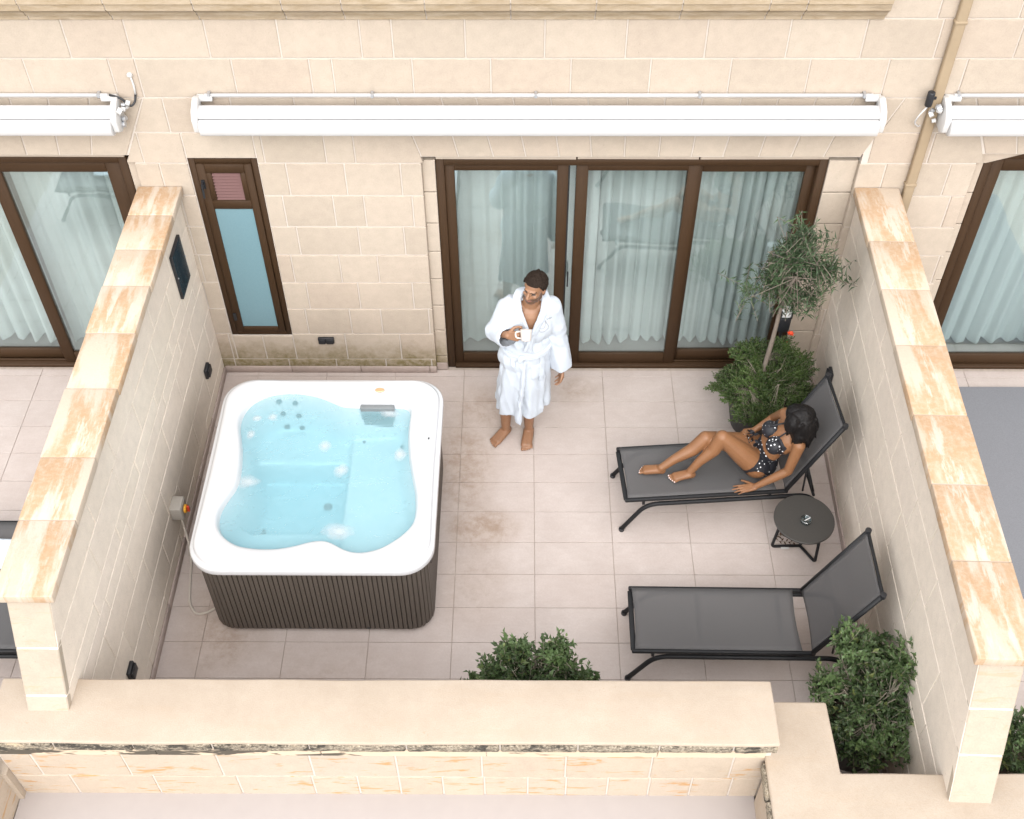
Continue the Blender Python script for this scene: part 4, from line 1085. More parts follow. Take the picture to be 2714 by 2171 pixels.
l3 = copy_tree(l2); l3["label"] = "grey sun lounger beyond the left dividing wall with a pale blue towel"
l3.location = (0.655 - 5.31, -2.675, 0)
l4 = copy_tree(l2); l4["label"] = "grey sun lounger behind the towel one beyond the left dividing wall"
l4.location = (0.655 - 5.31, -2.10, 0)
l3["label"] = "grey sun lounger beyond the left dividing wall nearest the parapet"; l4["label"] = "grey sun lounger with a pale blue towel beyond the left dividing wall"
l2.rotation_euler = (0, 0, R(-0.6))
# towel spread on the neighbour's lounger
tv, tf = [], []
for i in range(21):
    for j in range(11):
        u, w = i / 20, j / 10
        x = -4.30 + 0.58 * u + 0.01 * math.sin(w * 7); y = -2.27 + 0.26 * w + 0.012 * math.sin(u * 6)
        tv.append((x, y, 0.395 + 0.006 * mnoise.noise(Vector((x * 14, y * 14, 0))) + (-0.05 * max(0, 0.15 - w) / 0.15)))
for i in range(20):
    for j in range(10): q = i * 11 + j; tf.append((q, q + 1, q + 12, q + 11))
tw = link("towel", pyd("towel", tv, tf, True), M['towel']); tag(tw, "pale blue and white towel on a lounger beyond the left dividing wall", "towel")
md = tw.modifiers.new("thickness", 'SOLIDIFY'); md.thickness = 0.008; md.offset = 1

# ---------------------------------------------------------------- side table
tb = thing("side_table", "round dark metal side table between the two loungers", "side table", (1.985, -1.832, 0))
MB().lathe([(0.0, 0.398), (0.216, 0.398), (0.222, 0.402), (0.222, 0.414), (0.218, 0.418), (0.0, 0.418)], (0, 0, 0), 56, close=False).build("table_top", M['table'], tb)
for k, a in enumerate((R(167), R(-39), R(62))):
    c, s_ = math.cos(a), math.sin(a)
    hub = Vector((0.045, 0.045, 0.012)); ft = Vector((c * 0.175, s_ * 0.165, 0.012)); tp = Vector((c * 0.15, s_ * 0.14, 0.396))
    if k == 2: ft = Vector((0.12, 0.165, 0.012)); tp = Vector((0.10, 0.14, 0.396))
    MB().tube(fillet([hub, ft, tp], 0.03, 6), 0.0115, 10).build("leg", M['alu'], tb, smooth=True)
MB().box(-0.105, -0.045, 0.004, 0.02, 0.0235, 0.0262).build("sticker", M['white_cap'], tb)
ash = thing("ashtray", "small clear glass ashtray on the round side table", "ashtray", (1.99, -1.86, 0.4185))
def clear_glass():
    t = NT("clear_glass"); fr = t.node("ShaderNodeLayerWeight"); fr.inputs['Blend'].default_value = 0.5
    tr = t.node("ShaderNodeBsdfTransparent"); tr.inputs[0].default_value = (0.72, 0.80, 0.82, 1); gl = t.node("ShaderNodeBsdfGlossy"); gl.inputs['Roughness'].default_value = 0.05
    mx = t.node("ShaderNodeMixShader"); t.l.new(t.math('MULTIPLY_ADD', t.math('POWER', fr.outputs['Facing'], 4.0), 0.8, 0.15), mx.inputs[0]); t.l.new(tr.outputs[0], mx.inputs[1]); t.l.new(gl.outputs[0], mx.inputs[2])
    return t.done(mx.outputs[0])
M['clear'] = clear_glass()
MB().lathe([(0.0, 0.0), (0.034, 0.0), (0.040, 0.006), (0.042, 0.030), (0.036, 0.034), (0.031, 0.028), (0.028, 0.010), (0.0, 0.008)], (0, 0, 0), 20, close=False).build("bowl", M['clear'], ash)
MB().tube([(-0.01, 0.0, 0.012), (0.03, 0.012, 0.034)], 0.004, 8).build("cigarette_stub", M['white_cap'], ash)

# rug on the neighbouring terrace
rg = tag(MB().prism(rrect(2.80, 4.7, -2.25, -0.125, 0.03, 3), 0.002, 0.014, 'xy').build("outdoor_rug", M['rug'], None), "flat grey outdoor rug beyond the right dividing wall", "rug")
# ---------------------------------------------------------------- plants
def leaf_quads(m, p, d, nrm, length, width, curl=0.15):
    """a folded, pointed leaf of four faces"""
    side = d.cross(nrm).normalized(); nrm = side.cross(d).normalized()
    a = p; b = p + d * length * 0.45 + nrm * length * 0.05; c = p + d * length - nrm * length * curl
    l = p + d * length * 0.42 + side * width * 0.5 + nrm * length * 0.12; r = p + d * length * 0.42 - side * width * 0.5 + nrm * length * 0.12
    m.add([a, l, b, r, c], [(0, 2, 1), (0, 3, 2), (2, 4, 1), (3, 4, 2)])

def rvec(r):
    while True:
        q = Vector((r.uniform(-1, 1), r.uniform(-1, 1), r.uniform(-1, 1)))
        if 0.05 < q.length < 1: return q.normalized()

def shrub(root, base, centre, rad, n_twig, leaf_l, leaf_w, per, twig_len, seed, lmat, bark, clump=0.35, pairs=False, outward=0.6, holes=0.0, stems=9, stem_r=0.007, lobes=None):
    """stems fan from the base; leafy twigs fill an uneven crown; parts: stems and crown"""
    r = random.Random(seed); C0 = Vector(centre); B = Vector(base); RD = Vector(rad)
    lv, st = MB(), MB()
    lumps = [(rvec(r), r.uniform(0.55, 1.25)) for _ in range(26)]
    def radius(d):
        w = 0; s_ = 0
        for q, k in lumps:
            e = math.exp(11 * (d.dot(q) - 1)); w += e; s_ += e * k
        return s_ / w
    mains = []
    for i in range(stems):
        d = rvec(r); d.z = abs(d.z) * 0.8 + 0.1; d.normalize()
        tip = C0 + Vector((d.x * RD.x, d.y * RD.y, d.z * RD.z)) * 0.62
        mid = B + (tip - B) * 0.5 + Vector((0, 0, 0.05))
        st.tube([B, mid, tip], stem_r, 6, r1=stem_r * 0.4); mains.append((mid, tip))
    LB = lobes or [(*centre, *rad, 1.0)]; wt = [q[6] for q in LB]
    for i in range(n_twig):
        lb = r.choices(LB, wt)[0]; C0 = Vector(lb[:3]); RD = Vector(lb[3:6])
        d = rvec(r)
        if d.z < -0.55: d.z *= -0.5; d.normalize()
        k = radius(d) * (1 - clump * r.random() ** 1.6)
        tip = C0 + Vector((d.x * RD.x, d.y * RD.y, d.z * RD.z)) * k
        out = Vector((d.x, d.y, d.z * 0.9 + 0.25)).normalized()
        dirn = (out * outward + rvec(r) * 0.55 + Vector((0, 0, 0.25))).normalized()
        st0 = tip - dirn * twig_len
        near = min(mains, key=lambda q: (q[1] - st0).length)
        if i % 3 == 0: st.tube([near[0].lerp(near[1], r.uniform(0.3, 1)), st0, tip], stem_r * 0.38, 4, r1=stem_r * 0.2)
        else: st.tube([st0, tip], stem_r * 0.3, 4, r1=stem_r * 0.18)
        a0 = r.uniform(0, 6.28)
        up = rvec(r); e1 = dirn.cross(up).normalized(); e2 = dirn.cross(e1)
        for j in range(per):
            t = (j + 0.6) / per; p = st0.lerp(tip, t)
            ang = a0 + (j * 2.4 if not pairs else (j // 2) * 1.57 + (j % 2) * math.pi)
            sd = e1 * math.cos(ang) + e2 * math.sin(ang)
            ld = (sd * (1.0 - 0.45 * t) + dirn * (0.45 + 0.6 * t) + Vector((0, 0, 0.12)) + rvec(r) * 0.25).normalized()
            nn = (dirn + Vector((0, 0, 0.6))).normalized()
            s_ = r.uniform(0.75, 1.15) * (1.0 if t < 0.85 else 0.75)
            leaf_quads(lv, p, ld, nn, leaf_l * s_, leaf_w * s_, r.uniform(0.0, 0.25))
    o = st.build("stems", bark, root); o["kind"] = "stuff"
    c = lv.build("crown", lmat, root); c["kind"] = "stuff"
    return c

def pot(root, r0, r1, h):
    MB().lathe([(0.0, 0.0), (r0, 0.0), (r1, h - 0.05), (r1 + 0.015, h - 0.048), (r1 + 0.015, h), (r1 - 0.015, h), (r1 - 0.02, h - 0.05), (0.0, h - 0.05)], (0, 0, 0), 32, close=False).build("pot", M['pot'], root, smooth=False)
    MB().lathe([(0.0, h - 0.03), (r1 * 0.6, h - 0.028), (r1 - 0.016, h - 0.045)], (0, 0, 0), 24, close=False).build("soil", M['soil'], root)

# evergreen bush in front of the terrace middle
b1 = thing("potted_bush", "dark green leafy bush peeping over the parapet between tub and loungers", "bush", (-0.03, -3.33, 0), group="potted evergreen bushes")
pot(b1, 0.15, 0.20, 0.42)
shrub(b1, (0, 0, 0.38), (0.03, 0.02, 0.72), (0.52, 0.30, 0.34), 300, 0.050, 0.027, 13, 0.19, 21, M['leaf_pitt'], M['twig'], clump=0.6, outward=0.9, lobes=[(0, 0, .74, .28, .24, .26, 5), (-.25, 0, .70, .18, .2, .2, 2.5), (.24, 0, .70, .20, .2, .22, 3), (-.12, .1, .90, .17, .14, .16, 2), (.14, .08, .92, .15, .14, .15, 2), (.34, 0, .72, .10, .1, .11, 0.8), (-.36, 0, .70, .09, .1, .1, 0.6)])
b2 = thing("potted_bush", "large dark green bush in the corner beside the right dividing wall", "bush", (2.095, -3.43, 0), group="potted evergreen bushes")
pot(b2, 0.17, 0.23, 0.40)
shrub(b2, (0, 0, 0.36), (0.06, 0.09, 0.60), (0.40, 0.46, 0.44), 580, 0.048, 0.026, 13, 0.18, 5, M['leaf_pitt'], M['twig'], stems=16, stem_r=0.007, clump=0.6, outward=0.85, lobes=[(.04, .05, .60, .34, .34, .30, 6), (-.08, .30, .80, .19, .2, .22, 2.5), (.22, .15, .84, .18, .2, .22, 2.5), (-.27, .10, .70, .13, .14, .12, 1), (.30, -.12, .60, .14, .16, .2, 1.2), (.05, -.22, .50, .26, .2, .26, 2), (.12, .40, .62, .16, .16, .2, 1), (-.10, -.12, .40, .24, .2, .22, 2)])
b3 = thing("potted_bush", "small dark green bush cut off by the picture's right edge", "bush", (3.02, -3.66, 0), group="potted evergreen bushes")
pot(b3, 0.14, 0.18, 0.34)
shrub(b3, (0, 0, 0.30), (0, 0, 0.52), (0.26, 0.26, 0.24), 130, 0.05, 0.025, 12, 0.12, 8, M['leaf_pitt'], M['twig'])

# olive standard over a round shrub in one pot
ol = thing("olive_tree", "slim olive tree standing in a pot in the far corner of the terrace", "tree", (1.85, -0.52, 0))
pot(ol, 0.20, 0.27, 0.40)
MB().tube(fillet([(0.0, 0.03, 0.36), (-0.012, 0.03, 0.62), (0.005, 0.025, 0.95), (0.012, 0.03, 1.25), (0.03, 0.03, 1.42)], 0.1), 0.022, 10, r1=0.013).build("trunk", M['bark'], ol, smooth=True)
shrub(ol, (0.03, 0.03, 1.40), (0.04, 0.05, 1.66), (0.36, 0.32, 0.54), 205, 0.070, 0.0145, 17, 0.30, 33, M['leaf_olive'], M['bark'], lobes=[(.0, 0, 1.86, .20, .20, .24, 4), (-.09, 0, 1.62, .18, .18, .20, 3), (.17, 0, 1.76, .17, .17, .24, 2.2), (.22, -.02, 1.46, .14, .14, .18, 1.6), (.30, -.02, 1.70, .10, .1, .16, 1.0), (-.27, 0, 1.52, .12, .1, .08, .6), (.05, 0, 2.04, .12, .12, .14, 1.2), (.06, 0, 1.50, .15, .15, .12, 1.2)], clump=0.8, pairs=True, outward=0.9, stems=9, stem_r=0.008)
us = thing("underplanting", "round green shrub with tiny leaves spilling over the olive tree's pot", "shrub", (1.85, -0.52, 0.37))
shrub(us, (0, 0, 0.0), (-0.02, 0.0, 0.15), (0.46, 0.40, 0.36), 1900, 0.026, 0.014, 15, 0.11, 44, M['leaf_shrub'], M['twig'], clump=0.45, stems=18, stem_r=0.004, outward=0.9, lobes=[(0, 0, .12, .38, .34, .30, 6), (-.24, .0, .10, .22, .22, .20, 2), (.24, .05, .22, .20, .2, .24, 2), (-.10, .12, .34, .18, .16, .18, 1.5), (.12, .1, .40, .14, .14, .16, 1), (-.05, -.25, .02, .24, .16, .18, 1.5), (.3, -.1, .05, .16, .16, .16, 1)])
fl = thing("red_flower", "small red-orange flowers on thin stalks above the round shrub", "flower", (2.03, -0.35, 0.5))
r = random.Random(5)
for (x, y, z, s_) in ((0.0, 0.0, 0.36, 1.0), (-0.035, -0.03, 0.30, 0.7)):
    MB().tube([(x * 0.5 - 0.05, y - 0.05, 0.0), (x, y, z)], 0.003, 5).build("stalk", M['twig'], fl)
    m = MB()
    for k in range(7):
        a = k * 0.9; d = Vector((math.cos(a), math.sin(a), 0.5 + 0.3 * r.random())).normalized(); leaf_quads(m, Vector((x, y, z)), d, Vector((0, 0, 1)), 0.036 * s_, 0.026 * s_)
    m.build("petals", M['flower'], fl)
ln = thing("garden_lantern", "small black lantern with a white glass top behind the olive trunk", "lantern", (2.00, -0.20, 0))
MB().tube([(0, 0, 0.0), (0, 0, 0.78)], 0.012, 8).build("stake", M['black'], ln)
MB().box(-0.045, 0.045, -0.045, 0.045, 0.78, 0.93).build("body", M['black'], ln, bevel=0.006)
MB().prism([(-0.04, -0.04), (0.04, -0.04), (0.04, 0.04), (-0.04, 0.04)], 0.931, 1.00, 'xy').build("lamp_glass", M['lens'], ln, bevel=0.012)
for x in (-0.043, 0.043):
    for y in (-0.043, 0.043): MB().box(x - 0.005, x + 0.005, y - 0.005, y + 0.005, 0.931, 1.01).build("corner_bar", M['black'], ln)
# fallen sprigs on the tiles
def sprig(name, label, loc, rot, mat, n, l, seed):
    s_ = thing(name, label, "twig", loc, rot); r = random.Random(seed); st, lv = MB(), MB()
    for k in range(n):
        a = r.uniform(-0.6, 0.6); d = Vector((math.cos(a), math.sin(a), 0.05)); q = Vector((r.uniform(-.03, .03), r.uniform(-.03, .03), 0.006))
        st.tube([q, q + d * l], 0.0022, 4)
        for j in range(7):
            t = (j + 1) / 7; sd = Vector((-d.y, d.x, 0)) * (1 if j % 2 else -1)
            leaf_quads(lv, q + d * l * t, (d * 0.5 + sd + Vector((0, 0, r.uniform(0, .5)))).normalized(), Vector((0, 0, 1)), 0.035, 0.014)
    st.build("stem", M['twig'], s_); o = lv.build("leaves", mat, s_); o["kind"] = "stuff"
sprig("fallen_sprig", "green sprig lying on the tiles beside the olive pot", (1.53, -0.80, 0.004), R(-40), M['leaf_pitt'], 3, 0.14, 2)
M['dry'] = leaf_mat("dry_leaf", (0.045, 0.022, 0.012), (0.08, 0.04, 0.02), (0.1, 0.06, 0.03), 0.8)
sprig("dry_sprig", "dry brown sprig on the tiles under the side table", (1.86, -1.735, 0.004), R(10), M['dry'], 3, 0.12, 3)
# ---------------------------------------------------------------- people
from mathutils.bvhtree import BVHTree

def frame_to(d):
    return Vector(d).normalized().to_track_quat('Z', 'Y').to_matrix()

def p_cap(m, p0, r0, p1, r1, n=16, flat0=False, flat1=False):
    """tapered capsule (or a flat-ended sleeve)"""
    p0, p1 = Vector(p0), Vector(p1); L = (p1 - p0).length; Q = frame_to(p1 - p0)
    prof = []
    if flat0: prof += [(0.0001, 0), (r0, 0)]
    else: prof += [(max(0.0001, r0 * math.sin(a)), -r0 * math.cos(a)) for a in [i / 6 * math.pi / 2 for i in range(7)]]
    if flat1: prof += [(r1, L), (0.0001, L)]
    else: prof += [(max(0.0001, r1 * math.cos(a)), L + r1 * math.sin(a)) for a in [i / 6 * math.pi / 2 for i in range(7)]]
    q = MB(); q.lathe(prof, (0, 0, 0), n)
    m.add([p0 + Q @ Vector(v) for v in q.v], q.f)

def p_ell(m, c, r, rot=None, n=20):
    q = MB(); q.lathe([(max(0.0001, math.sin(a)), -math.cos(a)) for a in [i / 12 * math.pi for i in range(13)]], (0, 0, 0), n)
    Rm = rot if rot is not None else Matrix.Identity(3)
    m.add([Vector(c) + Rm @ Vector((v[0] * r[0], v[1] * r[1], v[2] * r[2])) for v in q.v], q.f)

def p_chain(m, pts):
    for (a, ra), (b, rb) in zip(pts[:-1], pts[1:]): p_cap(m, a, ra, b, rb)

def fuse(m, voxel, smooth=3, disp=None):
    """one continuous skin over all the pieces"""
    me = m.mesh("fuse"); o = bpy.data.objects.new("fuse", me); COL.objects.link(o)
    md = o.modifiers.new("r", 'REMESH'); md.mode = 'VOXEL'; md.voxel_size = voxel; md.use_smooth_shade = True
    dg = bpy.context.evaluated_depsgraph_get(); dg.update()
    out = bpy.data.meshes.new_from_object(o.evaluated_get(dg)); bpy.data.objects.remove(o, do_unlink=True); bpy.data.meshes.remove(me)
    bm = bmesh.new(); bm.from_mesh(out)
    for _ in range(smooth): bmesh.ops.smooth_vert(bm, verts=bm.verts, factor=0.5, use_axis_x=True, use_axis_y=True, use_axis_z=True)
    bm.normal_update()
    if disp:
        mv = [v.normal * disp(v.co, v.normal) for v in bm.verts]
        for v, q in zip(bm.verts, mv): v.co += q
    for f_ in bm.faces: f_.smooth = True
    bm.normal_update(); bm.to_mesh(out); bm.free()
    return out

def p_hand(m, wrist, D, P, S, curl, spread=0.06, scale=1.0, thumb_in=0.3, thumb_curl=0.5, curls=None):
    """palm with four fingers and a thumb. D along the hand, P out of the palm, S towards the thumb side"""
    D, P, S = Vector(D).normalized(), Vector(P), Vector(S)
    P = (P - D * P.dot(D)).normalized(); S2 = D.cross(P); S = S2 if S2.dot(S) > 0 else -S2
    w = Vector(wrist); k = scale; tips = []
    offs = (0.030, 0.010, -0.010, -0.029); knl = (0.088, 0.092, 0.087, 0.078); fl = ((0.042, 0.026, 0.020), (0.046, 0.030, 0.021), (0.042, 0.028, 0.020), (0.034, 0.021, 0.018)); rd = (0.0098, 0.0100, 0.0095, 0.0085)
    for i in range(4):
        kn = w + D * knl[i] * k + S * offs[i] * k
        p_cap(m, w + S * offs[i] * 0.6 * k, 0.016 * k, kn, 0.0125 * k, 12)
        a = 0.0; p = kn; cs = curls[i] if curls else curl
        side = S * (offs[i] / 0.03) * spread
        for j in range(3):
            a += cs[j]; d = (D * math.cos(a) + P * math.sin(a) + side * max(0, math.cos(a))).normalized()
            q = p + d * fl[i][j] * k; p_cap(m, p, rd[i] * (1 - 0.07 * j) * k, q, rd[i] * (0.92 - 0.09 * j) * k, 10); p = q
        tips.append((p, d))
    t0 = w + D * 0.022 * k + S * 0.024 * k
    d = (D * 0.62 + S * 0.72 + P * thumb_in).normalized(); t1 = t0 + d * 0.045 * k
    p_cap(m, t0, 0.017 * k, t1, 0.0125 * k, 12)
    d = (d + D * thumb_curl * 0.7 + P * thumb_in * 0.6 - S * thumb_curl * 0.6).normalized(); t2 = t1 + d * 0.033 * k; p_cap(m, t1, 0.0118 * k, t2, 0.0105 * k, 10)
    d = (d + D * thumb_curl * 0.5 + P * thumb_in * 0.4 - S * thumb_curl * 0.5).normalized(); t3 = t2 + d * 0.024 * k; p_cap(m, t2, 0.0105 * k, t3, 0.0088 * k, 10)
    tips.append((t3, d)); return tips

def p_foot(m, ankle, heel, toe, up=(0, 0, 1), s=1.0, mirror=1, sole=0.0):
    """heel, arch, ball and five toes; mirror=+1 when the big toe is on the left-hand side of heel->toe seen from above"""
    heel, toe, up = Vector(heel), Vector(toe), Vector(up).normalized(); F = (toe - heel); Ln = F.length; F.normalize(); F = (F - up * F.dot(up)).normalized(); S = up.cross(F) * mirror
    p_ell(m, heel + F * 0.03 * s + up * 0.034 * s, (0.036 * s, 0.036 * s, 0.035 * s))
    p_cap(m, Vector(ankle), 0.036 * s, heel + F * 0.055 * s + up * 0.042 * s, 0.036 * s)
    for sd, rr in ((0.024, 0.026), (-0.022, 0.022), (0.0, 0.026)):
        p_cap(m, heel + F * 0.05 * s + S * sd * 0.5 * s + up * 0.045 * s, 0.033 * s, heel + F * (Ln - 0.062 * s) + S * sd * s + up * (0.023 * s), rr * s)
    tips = []
    for k, (sd, l, r_) in enumerate(((0.029, 0.0, 0.0125), (0.0075, 0.003, 0.0078), (-0.0095, -0.005, 0.0076), (-0.0265, -0.014, 0.0074), (-0.043, -0.026, 0.0070))):
        a = heel + F * (Ln - 0.062 * s + l * 0.6) + S * sd * 0.95 * s + up * 0.020 * s; b = heel + F * (Ln - 0.016 * s + l) + S * sd * 1.08 * s + up * 0.0125 * s
        p_cap(m, a, (r_ + 0.001) * s, b, r_ * s, 10); tips.append(b + up * r_ * s * 0.6 + F * r_ * s * 0.5)
    return tips

def p_head(m, c, Fw, Up, k=1.0, female=False):
    Fw = Vector(Fw).normalized(); Up = Vector(Up); X = Fw.cross(Up).normalized(); Z = X.cross(Fw).normalized()   # X = own right
    B = Matrix((X, Fw, Z)).transposed(); c = Vector(c)
    def W(x, y, z): return c + B @ Vector((x * k, y * k, z * k))
    def E(x, y, z, r): p_ell(m, W(x, y, z), [q * k for q in r], B)
    E(0, -0.014, 0.030, (0.075, 0.094, 0.086)); E(0, 0.020, -0.030, (0.061, 0.068, 0.085)); E(0, 0.045, -0.088, (0.040, 0.040, 0.028))
    E(0.035, 0.0, -0.07, (0.03, 0.05, 0.035)); E(-0.035, 0.0, -0.07, (0.03, 0.05, 0.035))
    E(0, 0.074, 0.022, (0.050, 0.018, 0.010)); E(0.036, 0.062, -0.022, (0.022, 0.018, 0.016)); E(-0.036, 0.062, -0.022, (0.022, 0.018, 0.016))
    p_cap(m, W(0, 0.086, 0.008), 0.009 * k, W(0, 0.107, -0.026), 0.0135 * k); E(0.012, 0.095, -0.032, (0.009, 0.010, 0.008)); E(-0.012, 0.095, -0.032, (0.009, 0.010, 0.008))
    E(0, 0.082, -0.056, (0.023, 0.012, 0.007)); E(0, 0.081, -0.068, (0.020, 0.012, 0.008))
    for s_ in (-1, 1): E(s_ * 0.074, -0.010, -0.012, (0.011, 0.020, 0.032))
    return c, B

def slice_of(me, keep, off, name, mat, parent, sub_noise=None, solid=0.0, relax=0):
    """cloth or hair: the part of a skin where keep(co, normal) holds, lifted by off"""
    bm = bmesh.new(); bm.from_mesh(me); bm.normal_update()
    bmesh.ops.delete(bm, geom=[f_ for f_ in bm.faces if not keep(f_.calc_center_median(), f_.normal)], context='FACES')
    for _ in range(relax): bmesh.ops.smooth_vert(bm, verts=[v for v in bm.verts if v.is_boundary], factor=0.5, use_axis_x=True, use_axis_y=True, use_axis_z=True)
    bm.normal_update()
    mv = [v.normal * (off + (sub_noise(v.co) if sub_noise else 0)) for v in bm.verts]
    for v, q in zip(bm.verts, mv): v.co += q
    out = bpy.data.meshes.new(name); bm.to_mesh(out); bm.free(); out.materials.clear(); out.polygons.foreach_set("use_smooth", [True] * len(out.polygons))
    o = link(name, out, mat, parent)
    if solid > 0: md = o.modifiers.new("thickness", 'SOLIDIFY'); md.thickness = solid; md.offset = -0.6
    return o

def skin_mat(name, a, b):
    t = NT(name); p = t.pos(); n = t.noise(p, 16, 4, 0.6); f_ = t.noise(p, 120, 3, 0.6)
    c = t.mix(n, a, b); c = t.mix(t.ramp(f_, [(0.4, 0.0), (0.7, 0.2)]), c, tuple(q * 0.7 for q in a))
    return t.done(t.bsdf(c, 0.48, t.bump(f_, 0.1, 0.002), Subsurface_Weight=0.08, Subsurface_Radius=(0.02, 0.008, 0.004)))
M['skin_m'] = skin_mat("tanned_skin", (0.245, 0.125, 0.068), (0.31, 0.165, 0.092))
M['skin_w'] = skin_mat("bronzed_skin", (0.215, 0.098, 0.042), (0.275, 0.130, 0.058))
M['stubble'] = skin_mat("stubble", (0.085, 0.048, 0.030), (0.15, 0.080, 0.048))
M['brow'] = plain("brow", (0.035, 0.02, 0.014), 0.8, 0.1, 60)
M['eye'] = plain("eye", (0.06, 0.045, 0.04), 0.2, 0.1, 60)
M['lip'] = plain("lip", (0.30, 0.12, 0.09), 0.5, 0.1, 60)
M['nail'] = plain("pale_nail", (0.80, 0.66, 0.62), 0.25, 0.02, 60)
M['hair_m'] = plain("dark_hair", (0.020, 0.013, 0.009), 0.8, 0.5, 140, 0.6, Specular_IOR_Level=0.15)
M['hair_w'] = plain("black_hair", (0.008, 0.007, 0.007), 0.5, 0.5, 90, 0.5, Specular_IOR_Level=0.2)
def terry(name, col):
    t = NT(name); p = t.pos(); n = t.noise(p, 260, 2, 0.7); b = t.noise(p, 9, 3, 0.6)
    c = t.mix(n, tuple(q * 0.90 for q in col), col); c = t.mix(t.math('MULTIPLY', b, 0.10), c, tuple(q * 0.8 for q in col))
    return t.done(t.bsdf(c, 0.95, t.bump(n, 0.5, 0.004), Sheen_Weight=0.15))
M['robe'] = terry("white_terry", (0.545, 0.60, 0.665))
M['thread'] = plain("grey_thread", (0.34, 0.35, 0.37), 0.8, 0.1, 60)
M['mug'] = plain("cream_ceramic", (0.60, 0.55, 0.51), 0.3, 0.02, 40)
M['coffee'] = plain("coffee", (0.09, 0.045, 0.02), 0.15, 0.05, 40)

# ------------------------------------------------ man in a robe
MO = Vector((-0.14, -0.68, 0))
m = MB()
hips, kneesm, anks = {}, {}, {}
ankR, ankL = (-0.232, -0.655, 0.095), (-0.042, -0.650, 0.095)
p_chain(m, [((-0.17, -0.635, 0.90), 0.088), ((-0.215, -0.665, 0.50), 0.058), ((-0.228, -0.645, 0.36), 0.056), (ankR, 0.037)])
p_chain(m, [((-0.01, -0.635, 0.90), 0.088), ((-0.03, -0.665, 0.50), 0.058), ((-0.038, -0.645, 0.36), 0.056), (ankL, 0.037)])
p_ell(m, (-0.09, -0.635, 0.94), (0.165, 0.11, 0.13)); p_ell(m, (-0.07, -0.635, 1.10), (0.145, 0.10, 0.15)); p_ell(m, (-0.05, -0.64, 1.31), (0.165, 0.118, 0.18))
p_cap(m, (-0.195, -0.635, 1.435), 0.062, (0.105, -0.635, 1.435), 0.062)
p_cap(m, (-0.04, -0.63, 1.44), 0.075, (-0.02, -0.655, 1.57), 0.056)
toesR = p_foot(m, ankR, (-0.200, -0.610, 0.0), (-0.352, -0.795, 0.0), s=1.0, mirror=1)
toesL = p_foot(m, ankL, (-0.034, -0.600, 0.0), (-0.066, -0.858, 0.0), s=1.0, mirror=-1)
HF = Vector((-0.48, -0.86, 0.02)); HC = Vector((-0.010, -0.690, 1.665))
hc, HB = p_head(m, HC, HF, (0.10, 0, 1), 1.0)
# right arm bent with the mug, left arm hanging
wr = Vector((-0.205, -0.825, 1.315))
p_chain(m, [((-0.205, -0.635, 1.43), 0.052), ((-0.30, -0.665, 1.20), 0.043), (wr, 0.027)])
p_hand(m, wr, (0.80, -0.42, 0.28), (0.35, 0.85, -0.25), (-0.2, -0.2, 1), (1.05, 1.35, 0.9), scale=1.02, thumb_in=0.55, thumb_curl=0.9)
wl = Vector((0.212, -0.640, 0.80))
p_chain(m, [((0.115, -0.635, 1.43), 0.052), ((0.185, -0.61, 1.15), 0.043), (wl, 0.028)])
p_hand(m, wl, (0.02, -0.12, -1), (-1, -0.25, 0), (0.0, -1, 0), (0.35, 0.45, 0.3), scale=1.02, thumb_in=0.25, thumb_curl=0.4)
body_me = fuse(m, 0.0046, 3)
inv = HB.transposed()
for mm in ('skin_m', 'stubble', 'brow', 'eye', 'lip'): body_me.materials.append(M[mm])
for pl in body_me.polygons:
    q = inv @ (Vector(pl.center) - HC)
    if q.length > 0.17 or q.y < -0.03: continue
    x, y, z = abs(q.x), q.y, q.z
    if y > 0.055 and x < 0.024 and -0.066 < z < -0.055: pl.material_index = 4
    elif z < -0.038 + max(0, (0.05 - y)) * 0.55 and y > -0.012 and z > -0.135 and not (x < 0.02 and z > -0.046): pl.material_index = 1
    elif y > 0.05 and 0.014 < x < 0.048 and 0.014 < z < 0.026: pl.material_index = 2
    elif y > 0.05 and 0.019 < x < 0.043 and -0.006 < z < 0.006: pl.material_index = 3
def to_local(me, O):
    for v in me.vertices: v.co -= O
man = bpy.data.objects.new("person", body_me); COL.objects.link(man); man.location = MO
tag(man, "barefoot bearded person in a white bathrobe standing on the tiles holding a mug", "person")
def hair_keep(co, n):
    q = inv @ (co - HC); x, y, z = abs(q.x), q.y, q.z
    if q.length > 0.17: return False
    line = 0.066 if y > 0.045 else (0.066 - (0.045 - y) * 1.5 if y > -0.005 else (-0.01 if y > -0.03 else -0.06))
    if x > 0.066 and abs(y + 0.010) < 0.022 and z < 0.02: return False
    return z > line
hair = slice_of(body_me, hair_keep, 0.010, "hair", M['hair_m'], man, lambda c: 0.008 * mnoise.noise(c * 90) + 0.006 * mnoise.noise(c * 32), solid=0.012, relax=4)
to_local(hair.data, MO)

